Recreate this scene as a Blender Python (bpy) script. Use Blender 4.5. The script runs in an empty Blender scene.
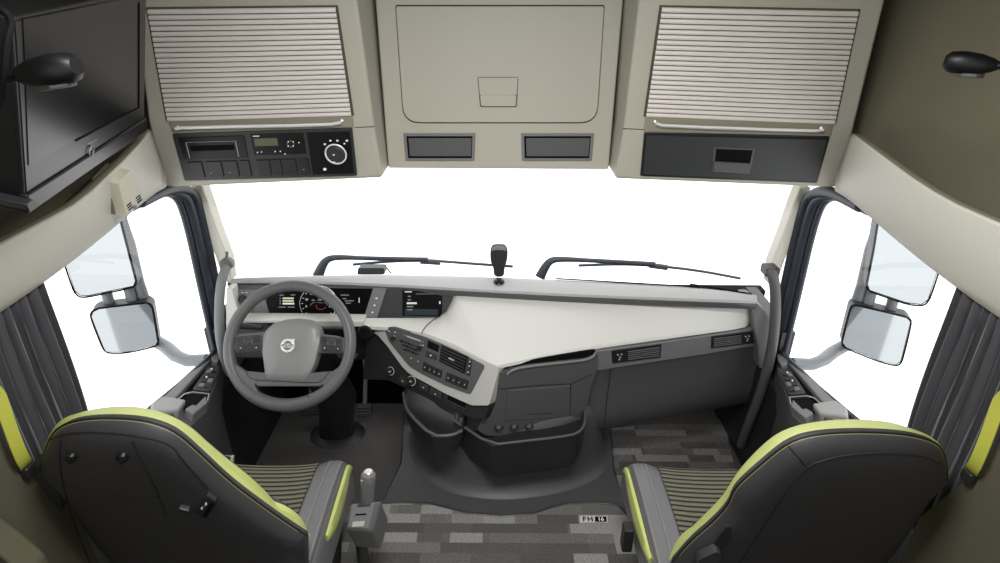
import bpy, bmesh, math, random
from mathutils import Vector as V, Matrix
random.seed(4)
S = bpy.context.scene
COL = S.collection

# ------------------------------------------------------------------ camera and measuring helpers
FPX = 600.0; PITCH = math.radians(26); ROLL = math.radians(.35); CAM = V((0, 0, 1.86))
F = V((0, math.cos(PITCH), -math.sin(PITCH)))
U0 = V((0, math.sin(PITCH), math.cos(PITCH))); R0 = V((1, 0, 0))
RT = math.cos(ROLL)*R0 + math.sin(ROLL)*U0
UP = -math.sin(ROLL)*R0 + math.cos(ROLL)*U0
cd = bpy.data.cameras.new('camera'); cam = bpy.data.objects.new('camera', cd); COL.objects.link(cam)
cd.sensor_width = 36; cd.lens = 36*FPX/1000; cd.clip_start = .02
M = Matrix((RT, UP, -F)).transposed().to_4x4(); M.translation = CAM
cam.matrix_world = M; S.camera = cam

def ray(x, y): return F + RT*((x-500)/FPX) + UP*((281.5-y)/FPX)
def at(x, y, X=None, Y=None, Z=None):
    d = ray(x, y)
    if X is not None: t = (X-CAM.x)/d.x
    elif Y is not None: t = (Y-CAM.y)/d.y
    else: t = (Z-CAM.z)/d.z
    return CAM + d*t
class Plane:
    def __init__(s, o, n):
        s.o = V(o); s.n = V(n).normalized()
        if s.n.dot(CAM-s.o) < 0: s.n = -s.n
    @classmethod
    def p3(c, a, b, d):
        a, b, d = V(a), V(b), V(d); return c(a, (b-a).cross(d-a))
    def __call__(s, x, y, h=0):
        o = s.o + s.n*h; d = ray(x, y)
        return CAM + d*((o-CAM).dot(s.n)/d.dot(s.n))
    def pts(s, px, h=0): return [s(x, y) + s.n*h for x, y in px]
    def basis(s, x, y):
        xd = (s(x+3, y)-s(x-3, y)); xd = (xd - s.n*xd.dot(s.n)).normalized()
        return xd, s.n.cross(xd)
def rnd(pts, f=.3, k=3):
    out = []; n = len(pts); P = [V(p) for p in pts]
    for i in range(n):
        a, b, c = P[i-1], P[i], P[(i+1) % n]
        p, q = b.lerp(a, f), b.lerp(c, f)
        for j in range(k+1):
            t = j/k; out.append(p.lerp(b, t).lerp(b.lerp(q, t), t))
    return [tuple(v) for v in out]
def rndl(pts, r, k=4):          # corner rounding with an absolute radius
    out = []; n = len(pts); P = [V(p) for p in pts]
    for i in range(n):
        a, b, c = P[i-1], P[i], P[(i+1) % n]
        p = b + (a-b)*min(.45, r/max((a-b).length, 1e-6)); q = b + (c-b)*min(.45, r/max((c-b).length, 1e-6))
        for j in range(k+1):
            t = j/k; out.append(p.lerp(b, t).lerp(b.lerp(q, t), t))
    return [tuple(v) for v in out]
def rndv(pts, rad, k=5):        # corner rounding, one radius per corner
    out = []; n = len(pts); P = [V(p) for p in pts]
    for i in range(n):
        a, b, c = P[i-1], P[i], P[(i+1) % n]; r_ = rad[i]
        p = b + (a-b).normalized()*r_; q = b + (c-b).normalized()*r_
        for j in range(k+1):
            t = j/k; out.append(p.lerp(b, t).lerp(b.lerp(q, t), t))
    return [tuple(v) for v in out]
def sub(q, u0, v0, u1, v1):
    A, B, C_, D = [V(p) for p in q]
    f = lambda u, v: tuple(A.lerp(B, u).lerp(D.lerp(C_, u), v))
    return [f(u0, v0), f(u1, v0), f(u1, v1), f(u0, v1)]
def circ(x, y, r, n=20, ry=None): return [(x+r*math.cos(2*math.pi*i/n), y+(ry or r)*math.sin(2*math.pi*i/n)) for i in range(n)]
def resample(pts, n):
    P = [V(p) for p in pts]; L = [0]
    for a, b in zip(P, P[1:]): L.append(L[-1]+(b-a).length)
    out = []
    for i in range(n):
        d = L[-1]*i/(n-1); j = 0
        while j < len(L)-2 and L[j+1] < d: j += 1
        t = (d-L[j])/max(L[j+1]-L[j], 1e-9); out.append(P[j].lerp(P[j+1], min(t, 1)))
    return out
def smooth(pts, n=2, closed=False):
    P = [V(p) for p in pts]
    for _ in range(n):
        o = [] if closed else [P[0]]
        m = len(P)
        for i in range(m if closed else m-1):
            a, b = P[i], P[(i+1) % m]
            o += [a.lerp(b, .25), a.lerp(b, .75)]
        if not closed: o.append(P[-1])
        P = o
    return P
MX = lambda p: V((-p[0], p[1], p[2]))

# ------------------------------------------------------------------ materials
def srgb(r, g, b):
    f = lambda c: ((c/255+.055)/1.055)**2.4 if c > 10 else c/255/12.92
    return (f(r), f(g), f(b), 1)
def mat(name, col, rough=.5, metal=0, bump=0, scale=300, var=0, spec=.5, coat=0, sheen=0):
    m = bpy.data.materials.new(name); m.use_nodes = True; nt = m.node_tree; b = nt.nodes['Principled BSDF']
    b.inputs['Base Color'].default_value = col; b.inputs['Roughness'].default_value = rough; b.inputs['Metallic'].default_value = metal
    b.inputs['Specular IOR Level'].default_value = spec; b.inputs['Coat Weight'].default_value = coat; b.inputs['Sheen Weight'].default_value = sheen
    tc = nt.nodes.new('ShaderNodeTexCoord'); no = nt.nodes.new('ShaderNodeTexNoise')
    no.inputs['Scale'].default_value = scale; no.inputs['Detail'].default_value = 3
    nt.links.new(tc.outputs['Object'], no.inputs['Vector'])
    if bump:
        bp = nt.nodes.new('ShaderNodeBump'); bp.inputs['Strength'].default_value = bump; bp.inputs['Distance'].default_value = .002
        nt.links.new(no.outputs['Fac'], bp.inputs['Height']); nt.links.new(bp.outputs['Normal'], b.inputs['Normal'])
    mx = nt.nodes.new('ShaderNodeMix'); mx.data_type = 'RGBA'
    k = 1-(var or .04)
    mx.inputs[6].default_value = (col[0]*k, col[1]*k, col[2]*k, 1); mx.inputs[7].default_value = (min(1, col[0]*(2-k)), min(1, col[1]*(2-k)), min(1, col[2]*(2-k)), 1)
    nt.links.new(no.outputs['Fac'], mx.inputs[0]); nt.links.new(mx.outputs[2], b.inputs['Base Color'])
    return m
CREAM = mat('cream_plastic', srgb(172, 169, 156), .55, bump=.06, scale=500)
CREAM_L = mat('pale_cream_plastic', srgb(200, 197, 186), .5, bump=.05, scale=500)
BEIGE = mat('beige_plastic', srgb(190, 184, 166), .5, bump=.03)
RAIL = mat('taupe_rail', srgb(138, 132, 116), .5)
EMB = mat('badge_white_metal', srgb(232, 232, 232), .35, .2)
ICON = mat('grey_print', srgb(180, 180, 178), .5)
OLIVE = mat('olive_lining', srgb(112, 107, 88), .9, bump=.3, scale=260, var=.1)
OLIVE_D = mat('dark_olive_lining', srgb(78, 75, 58), .95, bump=.3, scale=260, var=.1)
PALE = mat('pale_grey_dash', srgb(203, 202, 197), .5, bump=.05, scale=600)
TRIM = mat('silver_grey_trim', srgb(180, 179, 174), .42, bump=.02)
PADG = mat('grey_dash_pad', srgb(176, 176, 176), .6, bump=.1, scale=500)
DARK = mat('charcoal_plastic', srgb(80, 80, 81), .5, bump=.08, scale=500)
MIDG = mat('mid_grey_plastic', srgb(112, 113, 114), .5, bump=.06, scale=500)
BLACK = mat('black_plastic', srgb(34, 34, 36), .42, bump=.04)
SATIN = mat('satin_black', srgb(18, 18, 19), .35, spec=.35)
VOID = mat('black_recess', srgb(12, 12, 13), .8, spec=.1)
LAMPB = mat('black_lamp_plastic', srgb(11, 11, 12), .45, spec=.25)
BTN = mat('button_grey', srgb(48, 49, 51), .45)
SCREEN = mat('black_glass', srgb(8, 9, 11), .3, spec=.12)
TVGLASS = mat('television_glass', srgb(14, 14, 15), .24, spec=.16)
LEATH = mat('dark_leather', srgb(53, 52, 54), .5, bump=.25, scale=350)
LEATHG = mat('grey_leather', srgb(104, 104, 106), .42, bump=.25, scale=350)
RIMG = mat('grey_rim_leather', srgb(90, 90, 91), .42, bump=.2, scale=420)
HUBG = mat('grey_hub', srgb(126, 126, 126), .4, bump=.05, scale=500)
ARMP = mat('armrest_leather', srgb(150, 150, 150), .5, bump=.2, scale=350)
LIME = mat('lime_leather', srgb(182, 190, 112), .5, bump=.15, scale=350)
LIMEB = mat('lime_webbing', srgb(172, 172, 66), .75, bump=.3, scale=700)
RUBBER = mat('rubber_mat', srgb(70, 70, 72), .48, bump=.15, scale=300)
SEAL = mat('window_seal_rubber', srgb(40, 45, 54), .45)
CHROME = mat('bright_chrome', srgb(225, 225, 225), .2, 1)
SATINM = mat('satin_metal', srgb(205, 200, 192), .35, .9)
MIRROR = mat('mirror_glass', srgb(168, 173, 176), .04, 1)
ARMG = mat('pale_mirror_arm', srgb(122, 126, 130), .4)
CURT = mat('curtain_cloth', srgb(58, 58, 62), .9, bump=.4, scale=500, var=.15, sheen=.2)
SEAM = mat('black_seam', srgb(16, 16, 16), .7)
STITCH = mat('grey_stitch', srgb(140, 140, 138), .6)
STITCHY = mat('lime_stitch', srgb(140, 144, 80), .6)
WHITEP = mat('white_print', srgb(235, 235, 232), .5)
FLOORC = mat('dark_carpet', srgb(70, 68, 67), 1, bump=.8, scale=420, var=.3)
WIPER = mat('wiper_metal', srgb(62, 68, 76), .5)
LAMPLENS = mat('lamp_lens', srgb(60, 60, 62), .15)

def emit(name, col, s):
    m = bpy.data.materials.new(name); m.use_nodes = True; b = m.node_tree.nodes['Principled BSDF']
    b.inputs['Base Color'].default_value = (0, 0, 0, 1); b.inputs['Emission Color'].default_value = col; b.inputs['Emission Strength'].default_value = s
    return m
E_WHITE = emit('screen_text_glow', (1, 1, 1, 1), .7)
E_DIM = emit('screen_dim_glow', (.8, .85, .9, 1), .22)
E_AMBER = emit('screen_amber_glow', (.95, .95, .55, 1), .6)
E_RED = emit('screen_red_glow', (.8, .08, .05, 1), .5)
E_BLUE = emit('screen_blue_glow', (.02, .07, .1, 1), .18)
E_LCD = emit('lcd_glow', (.16, .17, .09, 1), .5)

def glass_mat():
    m = bpy.data.materials.new('window_glass'); m.use_nodes = True; nt = m.node_tree; nt.nodes.clear()
    o = nt.nodes.new('ShaderNodeOutputMaterial'); t = nt.nodes.new('ShaderNodeBsdfTransparent'); g = nt.nodes.new('ShaderNodeBsdfGlossy')
    t.inputs[0].default_value = (.985, .992, .99, 1); g.inputs['Roughness'].default_value = .02
    lw = nt.nodes.new('ShaderNodeLayerWeight'); pw = nt.nodes.new('ShaderNodeMath'); pw.operation = 'POWER'; pw.inputs[1].default_value = 4
    sc = nt.nodes.new('ShaderNodeMath'); sc.operation = 'MULTIPLY_ADD'; sc.inputs[1].default_value = .4; sc.inputs[2].default_value = .025; mx = nt.nodes.new('ShaderNodeMixShader')
    nt.links.new(lw.outputs['Facing'], pw.inputs[0]); nt.links.new(pw.outputs[0], sc.inputs[0]); nt.links.new(sc.outputs[0], mx.inputs[0]); nt.links.new(t.outputs[0], mx.inputs[1]); nt.links.new(g.outputs[0], mx.inputs[2]); nt.links.new(mx.outputs[0], o.inputs[0])
    return m
GLASS = glass_mat()

def carpet_mat(name, c1, c2, c3):
    """dark loop-pile carpet woven with a staircase pattern of long rectangles"""
    m = bpy.data.materials.new(name); m.use_nodes = True; nt = m.node_tree; b = nt.nodes['Principled BSDF']; N = nt.nodes.new; L = nt.links.new
    b.inputs['Roughness'].default_value = 1; b.inputs['Specular IOR Level'].default_value = .1
    tc = N('ShaderNodeTexCoord')
    def brick(w, h, off, ca, cb, loc, bias):
        mp = N('ShaderNodeMapping'); mp.inputs['Location'].default_value = loc; L(tc.outputs['Object'], mp.inputs[0])
        br = N('ShaderNodeTexBrick'); br.inputs['Scale'].default_value = 1; br.inputs['Brick Width'].default_value = w; br.inputs['Row Height'].default_value = h
        br.inputs['Mortar Size'].default_value = 0; br.inputs['Bias'].default_value = bias; br.offset = off; br.offset_frequency = 3
        br.inputs['Color1'].default_value = ca; br.inputs['Color2'].default_value = cb; br.inputs['Mortar'].default_value = ca
        L(mp.outputs[0], br.inputs['Vector']); return br
    b1 = brick(.17, .042, .38, c1, c2, (.03, .01, 0), 0); b2 = brick(.115, .042, .3, (0, 0, 0, 1), (1, 1, 1, 1), (.4, .01, 0), -.1)
    mx = N('ShaderNodeMix'); mx.data_type = 'RGBA'; mx.inputs[7].default_value = c3
    cr = N('ShaderNodeValToRGB'); cr.color_ramp.elements[0].position = .55; cr.color_ramp.elements[1].position = .62
    L(b2.outputs[0], cr.inputs[0]); L(cr.outputs[0], mx.inputs[0]); L(b1.outputs[0], mx.inputs[6])
    no = N('ShaderNodeTexNoise'); no.inputs['Scale'].default_value = 260; no.inputs['Detail'].default_value = 3; L(tc.outputs['Object'], no.inputs[0])
    r2 = N('ShaderNodeValToRGB'); r2.color_ramp.elements[0].position = .3; r2.color_ramp.elements[0].color = (.6, .6, .6, 1); r2.color_ramp.elements[1].position = .7; r2.color_ramp.elements[1].color = (1.35, 1.35, 1.35, 1)
    L(no.outputs[0], r2.inputs[0])
    mu = N('ShaderNodeMix'); mu.data_type = 'RGBA'; mu.blend_type = 'MULTIPLY'; mu.inputs[0].default_value = 1
    L(mx.outputs[2], mu.inputs[6]); L(r2.outputs[0], mu.inputs[7]); L(mu.outputs[2], b.inputs['Base Color'])
    bp = N('ShaderNodeBump'); bp.inputs['Strength'].default_value = .7; bp.inputs['Distance'].default_value = .003; L(no.outputs[0], bp.inputs['Height']); L(bp.outputs[0], b.inputs['Normal'])
    return m
CARPET = carpet_mat('staircase_carpet', srgb(84, 82, 80), srgb(116, 114, 111), srgb(143, 141, 138))
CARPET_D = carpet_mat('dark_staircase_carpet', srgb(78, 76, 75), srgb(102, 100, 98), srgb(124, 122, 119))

def rib_mat():
    m = bpy.data.materials.new('ribbed_seat_cloth'); m.use_nodes = True; nt = m.node_tree; b = nt.nodes['Principled BSDF']; N = nt.nodes.new; L = nt.links.new
    b.inputs['Roughness'].default_value = .9
    tc = N('ShaderNodeTexCoord'); w = N('ShaderNodeTexWave'); w.bands_direction = 'Y'; w.inputs['Scale'].default_value = 17; w.inputs['Distortion'].default_value = .25; w.inputs['Detail'].default_value = 0
    L(tc.outputs['Object'], w.inputs[0]); cr = N('ShaderNodeValToRGB'); e = cr.color_ramp.elements
    e[0].position = .12; e[0].color = srgb(20, 20, 20); e[1].position = .4; e[1].color = srgb(112, 111, 92); L(w.outputs['Fac'], cr.inputs[0]); L(cr.outputs[0], b.inputs['Base Color'])
    bp = N('ShaderNodeBump'); bp.inputs['Distance'].default_value = .006; L(w.outputs['Fac'], bp.inputs['Height']); L(bp.outputs[0], b.inputs['Normal'])
    return m
RIB = rib_mat()

# ------------------------------------------------------------------ mesh builder
class B:
    def __init__(s): s.bm = bmesh.new()
    def face(s, pts): s.bm.faces.new([s.bm.verts.new(p) for p in pts]); return s
    def prism(s, pts, ext):
        ext = V(ext); a = [s.bm.verts.new(p) for p in pts]; b = [s.bm.verts.new(V(p)+ext) for p in pts]; n = len(a)
        s.bm.faces.new(a); s.bm.faces.new(b[::-1])
        for i in range(n): s.bm.faces.new((a[i], b[i], b[(i+1) % n], a[(i+1) % n]))
        return s
    def box(s, c, d, rot=None):
        c = V(c); d = V(d)/2; rot = rot or Matrix.Identity(3)
        P = [c + rot @ V((x*d.x, y*d.y, -d.z)) for x, y in ((-1, -1), (1, -1), (1, 1), (-1, 1))]
        return s.prism(P, rot @ V((0, 0, 2*d.z)))
    def feat(s, pl, px, h0, h1):        # slab on a panel from height h1 down to h0
        return s.prism(pl.pts(px, h1), pl.n*(h0-h1))
    def loft(s, rings, caps=(True, True), closed=True):
        vs = [[s.bm.verts.new(p) for p in r] for r in rings]
        for a, b in zip(vs, vs[1:]):
            n = len(a)
            for i in range(n if closed else n-1): s.bm.faces.new((a[i], a[(i+1) % n], b[(i+1) % n], b[i]))
        if closed:
            if caps[0]: s.bm.faces.new(vs[0][::-1])
            if caps[1]: s.bm.faces.new(vs[-1])
        return s
    def tube(s, path, r, seg=12, closed=False, flat=1):
        P = [V(p) for p in path]; n = len(P); rings = []; up = None
        for i in range(n):
            a = P[i-1] if (i or closed) else P[0]; c = P[(i+1) % n] if (i < n-1 or closed) else P[-1]
            t = (c-a).normalized()
            if up is None: up = t.cross(V((.3, .5, .81))).normalized()
            up = (up - t*up.dot(t)).normalized(); w = t.cross(up)
            rr = r[i] if isinstance(r, (list, tuple)) else r
            rings.append([P[i] + up*math.cos(2*math.pi*k/seg)*rr + w*math.sin(2*math.pi*k/seg)*rr*flat for k in range(seg)])
        if closed: rings.append(rings[0])
        return s.loft(rings, caps=(not closed, not closed))
    def lathe(s, o, ax, prof, seg=24):  # prof: (radius, height along ax)
        ax = V(ax).normalized(); u = ax.orthogonal().normalized(); w = ax.cross(u); o = V(o)
        return s.loft([[o + ax*h + (u*math.cos(2*math.pi*k/seg)+w*math.sin(2*math.pi*k/seg))*max(r, 1e-5) for k in range(seg)] for r, h in prof])
    def text(s, body, o, xd, yd, size, depth=.0006, bold=0):
        cu = bpy.data.curves.new('t', 'FONT'); cu.body = body; cu.size = size; cu.extrude = depth; cu.offset = bold; cu.align_x = 'CENTER'; cu.align_y = 'CENTER'
        ob = bpy.data.objects.new('t', cu); COL.objects.link(ob); bpy.context.view_layer.update()
        me = bpy.data.meshes.new_from_object(ob.evaluated_get(bpy.context.evaluated_depsgraph_get()))
        xd = V(xd).normalized(); yd = V(yd).normalized(); mm = Matrix((xd, yd, xd.cross(yd))).transposed().to_4x4(); mm.translation = V(o)
        me.transform(mm); s.bm.from_mesh(me); bpy.data.objects.remove(ob); bpy.data.curves.remove(cu); bpy.data.meshes.remove(me); return s
    def bvh(s):
        from mathutils.bvhtree import BVHTree
        return BVHTree.FromBMesh(s.bm)
    def mirror(s):
        for v in s.bm.verts: v.co.x = -v.co.x
        bmesh.ops.reverse_faces(s.bm, faces=s.bm.faces[:]); return s
    def build(s, name, m, parent=None, bevel=0, seg=2, sub=0, solid=0, sharp=38, recalc=True, mir=False):
        if mir: s.mirror()
        bmesh.ops.remove_doubles(s.bm, verts=s.bm.verts, dist=1e-6)
        if recalc: bmesh.ops.recalc_face_normals(s.bm, faces=s.bm.faces)
        if parent is not None:
            w = V(); q = parent
            while q: w += q.location; q = q.parent
            bmesh.ops.translate(s.bm, verts=s.bm.verts, vec=-w)
        me = bpy.data.meshes.new(name); s.bm.to_mesh(me); s.bm.free(); me.materials.append(m)
        me.shade_smooth()
        if not bevel: me.set_sharp_from_angle(angle=math.radians(sharp))
        o = bpy.data.objects.new(name, me); COL.objects.link(o); o.parent = parent
        if solid:
            k = o.modifiers.new('solid', 'SOLIDIFY'); k.thickness = solid; k.offset = 0
        if sub:
            k = o.modifiers.new('sub', 'SUBSURF'); k.levels = k.render_levels = sub
        if bevel:
            k = o.modifiers.new('bevel', 'BEVEL'); k.width = bevel; k.segments = seg; k.limit_method = 'ANGLE'; k.angle_limit = math.radians(32); k.harden_normals = True
        return o
def tag(o, label=None, cat=None, group=None, kind=None):
    if label: o['label'] = label
    if cat: o['category'] = cat
    if group: o['group'] = group
    if kind: o['kind'] = kind
    return o
def thing(name, label, cat, loc=(0, 0, 0), group=None):
    o = bpy.data.objects.new(name, None); COL.objects.link(o); o.location = loc; o.empty_display_size = .05
    return tag(o, label, cat, group)
def struct(b, name, m, label, cat, **k):
    return tag(b.build(name, m, **k), label, cat, kind='structure')
SIDES = (('left', -1, False), ('right', 1, True))
GX = 1.12                                  # plane of the door glass

# ------------------------------------------------------------------ the shell of the cab
b = B(); b.box((0, .95, -.03), (2.5, 3.1, .06)); struct(b, 'floor', FLOORC, 'dark carpeted cab floor running under the seats and pedals', 'floor')
b = B(); b.box((0, .75, 2.17), (2.5, 2.9, .06)); struct(b, 'ceiling', OLIVE, 'olive grey cab roof lining above the lockers', 'ceiling')
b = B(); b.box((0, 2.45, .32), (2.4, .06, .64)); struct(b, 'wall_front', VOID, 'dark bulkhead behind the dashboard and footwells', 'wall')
b = B(); b.box((0, 2.2, 1.76), (2.4, .06, .82)); struct(b, 'wall_header', CREAM, 'cream bulkhead above the windscreen behind the lockers', 'wall')
b = B(); b.box((0, -.66, .6), (2.5, .06, 1.26)); struct(b, 'wall_back_shade', OLIVE, 'unseen low olive grey rear wall added to block light from behind', 'wall')  # out of view, added at half height to darken the lower seats
for nm, sg, mir in SIDES:
    b = B(); b.box((-GX-.05, .85, 1.71), (.06, 2.7, .9)); b.box((-GX-.02, .25, .62), (.1, 1.5, 1.26))
    struct(b, 'wall_'+nm, OLIVE_D if False else OLIVE, 'olive grey upholstered cab wall above the %s side shelf' % nm, 'wall', mir=mir)

# windscreen
wb = [(-1.1, 2.10), (-.8, 2.19), (-.4, 2.24), (0, 2.255), (.4, 2.24), (.8, 2.19), (1.1, 2.10)]
b = B(); b.loft([[V((x, y, .80)) for x, y in wb], [V((x, y-.03, 1.1)) for x, y in wb], [V((x, y-.075, 1.4)) for x, y in wb]], closed=False)
struct(b, 'window_1', GLASS, 'wide curved windscreen above the dashboard', 'window')
for i, (nm, sg, mir) in enumerate(SIDES):
    b = B(); b.face([(-GX-.02, 2.05, .45), (-GX-.02, .95, .45), (-GX-.02, .95, 1.32), (-GX-.02, 2.05, 1.32)])
    w = struct(b, 'window_%d' % (i+2), GLASS, '%s door window showing a pair of outside mirrors' % nm, 'window', mir=mir)
    # black rubber frame that runs up the pillar and over the top
    fp = [at(x, y, X=-GX) for x, y in ((226, 372), (222, 352), (213, 312), (204, 270), (196, 232), (188, 203), (182, 194), (172, 190), (156, 192), (130, 205))]
    fp = smooth(fp, 2)
    b = B()
    for dy, dx, r in ((0, 0, .021), (-.028, -.012, .011), (.03, .014, .02)):
        b.tube([p+V((dx, dy, 0)) for p in fp], r, 10)
    b.build('window_frame', SEAL, w, mir=mir)
    # lower rubber strip along the sill
    b = B(); b.tube([at(x, y, X=-GX) for x, y in ((140, 417), (150, 409), (180, 384), (208, 358), (219, 347))], .009, 8); b.build('sill_seal', SEAL, w, mir=mir)
    # pale A-pillar trim
    pl = Plane.p3(at(192, 187, X=-1.09), at(226, 268, X=-1.09), at(215, 187, Y=2.1))
    b = B(); o1 = [(189, 184), (201, 184), (207, 200), (217, 230), (229, 262), (231, 282), (223, 282), (219, 268), (212, 248), (203, 215), (195, 195)]
    b.prism([at(x, y, Y=2.09) for x, y in o1], (0, .06, 0))
    struct(b, 'trim_%d' % (i+1), CREAM_L, 'slim cream pillar trim between windscreen and %s door window' % nm, 'pillar trim', mir=mir, bevel=.006)

# ------------------------------------------------------------------ doors
dp = Plane.p3((-1.12, 1.52, .655), (-1.12, 2.05, .54), (-.98, 1.55, .605))
for i, (nm, sg, mir) in enumerate(SIDES):
    edge = [(145, 412), (207, 358), (222, 346), (222, 366), (211, 394), (207, 408), (190, 424), (176, 440)]
    b = B(); top = dp.pts(edge, -.012)
    bot = [V((p.x*1.0-(.03 if k > 3 else 0), p.y, .02)) for k, p in enumerate(top)]
    b.loft([[V((p.x-(.04 if k > 3 else 0), p.y, .02)) for k, p in enumerate(top)], [V((p.x-(.02 if k > 3 else 0), p.y, .42)) for k, p in enumerate(top)], top])
    b.box((-1.08, 1.28, .33), (.08, .58, .62))
    d = struct(b, 'door_%d' % (i+1), DARK, 'charcoal %s cab door with armrest, switches and pocket under its window' % nm, 'door', mir=mir, bevel=.006)
    b = B(); b.box((-1.27, .7, -.35), (.04, 2.4, 1.24)); b.build('outer_skin', mat('silver_paint', srgb(165, 168, 172), .35), d, mir=mir)
    b = B(); b.feat(dp, [(150, 409), (163, 400), (207.5, 358.5), (214, 352), (213, 359), (208, 365), (176, 401), (170, 408)], -.02, .014)
    b.build('sill_ledge', MIDG, d, bevel=.006, mir=mir)
    b = B(); b.feat(dp, [(209, 356), (222, 344), (221, 360), (217, 366), (211, 364)], -.02, .018); b.build('mirror_corner_trim', MIDG, d, bevel=.005, mir=mir)
    b = B(); b.feat(dp, [(207, 366), (206, 371), (191, 390), (178, 401), (176, 402)], -.01, -.004); b.build('grip_recess', VOID, d, mir=mir)
    sp = [(206, 370), (211, 365.7), (220.5, 366), (218, 374), (210, 392), (192, 390.5)]
    b = B(); b.feat(dp, rnd(sp, .12), -.015, .004); swp = b.build('switch_panel', BTN, d, bevel=.002, mir=mir)
    q = [(207, 371), (218.5, 369), (209, 391), (196.5, 389)]
    for r in range(4):
        for c in range(2):
            b = B(); b.feat(dp, sub(q, .06+.48*c, .03+.245*r, .46+.48*c, .2+.245*r), 0, .009); b.build('switch', MIDG if (r+c) % 3 == 0 else BLACK, swp, bevel=.001, mir=mir)
    for cx, cy in ((211, 371), (206, 379)):
        b = B(); b.feat(dp, circ(cx, cy, 1.1, 8, .6), .006, .0098); b.build('switch_icon', WHITEP, swp, mir=mir)
    b = B(); b.feat(dp, rnd([(178, 403), (186, 395.5), (192, 393.5), (208, 395), (205, 402), (190, 412)], .15), -.008, -.001); b.build('door_pocket', VOID, d, mir=mir)
    b = B(); b.tube(dp.pts([(174.6, 403), (184, 395), (191.5, 393), (209, 394.6), (207.5, 402)], .003), .0028, 8); b.build('pocket_rim', SATINM, d, mir=mir)
    b = B(); b.feat(dp, [(184, 413), (191.5, 408.4), (195, 409.3), (205, 399.5), (207, 406.5), (192.5, 418.5)], -.02, .016); b.build('door_handle', MIDG, d, bevel=.004, mir=mir)
    b = B(); b.feat(dp, [(150, 409.5), (162, 401), (185.5, 404.8), (178, 415), (150, 418)], -.05, .021); b.build('armrest', ARMP, d, bevel=.008, seg=3, mir=mir)

# ------------------------------------------------------------------ side shelves
for nm, sg, mir in SIDES:
    lo = [at(163.5, 187.5, Y=1.86)]+[at(x, y, X=-1.06) for x, y in ((158, 190), (140, 203), (100, 237), (60, 268), (30, 290), (0, 310))]
    lo.append(V((-1.06, .7, lo[-1].z-.005))); lo.append(V((-1.06, -.2, lo[-1].z)))
    up = [at(149, 130, Y=1.80)]+[at(x, y, X=-.97) for x, y in (((144, 139.5), (125, 160), (106, 178), (81, 202), (43, 222), (0, 244)) if sg < 0 else ((143, 134), (120, 151), (80, 180), (40, 202), (20, 210), (0, 217)))]
    up.append(V((-.97, .7, up[-1].z-.005))); up.append(V((-.97, -.2, up[-1].z)))
    lo = resample(smooth(lo, 1), 28); up = resample(smooth(up, 1), 28)
    rows = []
    for t, bx in ((-.12, -.05), (0, 0), (.03, .008), (.15, .012), (.35, .014), (.6, .012), (.85, .006), (.98, .002), (1, -.003), (1.0, -.02)):
        rows.append([p.lerp(q, t)+V((bx, 0, 0)) for p, q in zip(lo, up)])
    rows.append([V((-1.10, q.y, q.z-.075)) for q in up])
    t = thing('side_shelf', 'cream curved shelf panel over the %s door window' % nm, 'shelf', (sg*1.06, 1.0, 1.25))
    b = B(); b.loft(rows[:9], closed=False); b.build('shelf_panel', CREAM_L, t, solid=.006, sharp=40, mir=mir)
    b = B(); b.loft(rows[8:], closed=False); b.build('shelf_tray', OLIVE, t, solid=.006, mir=mir)

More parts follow.
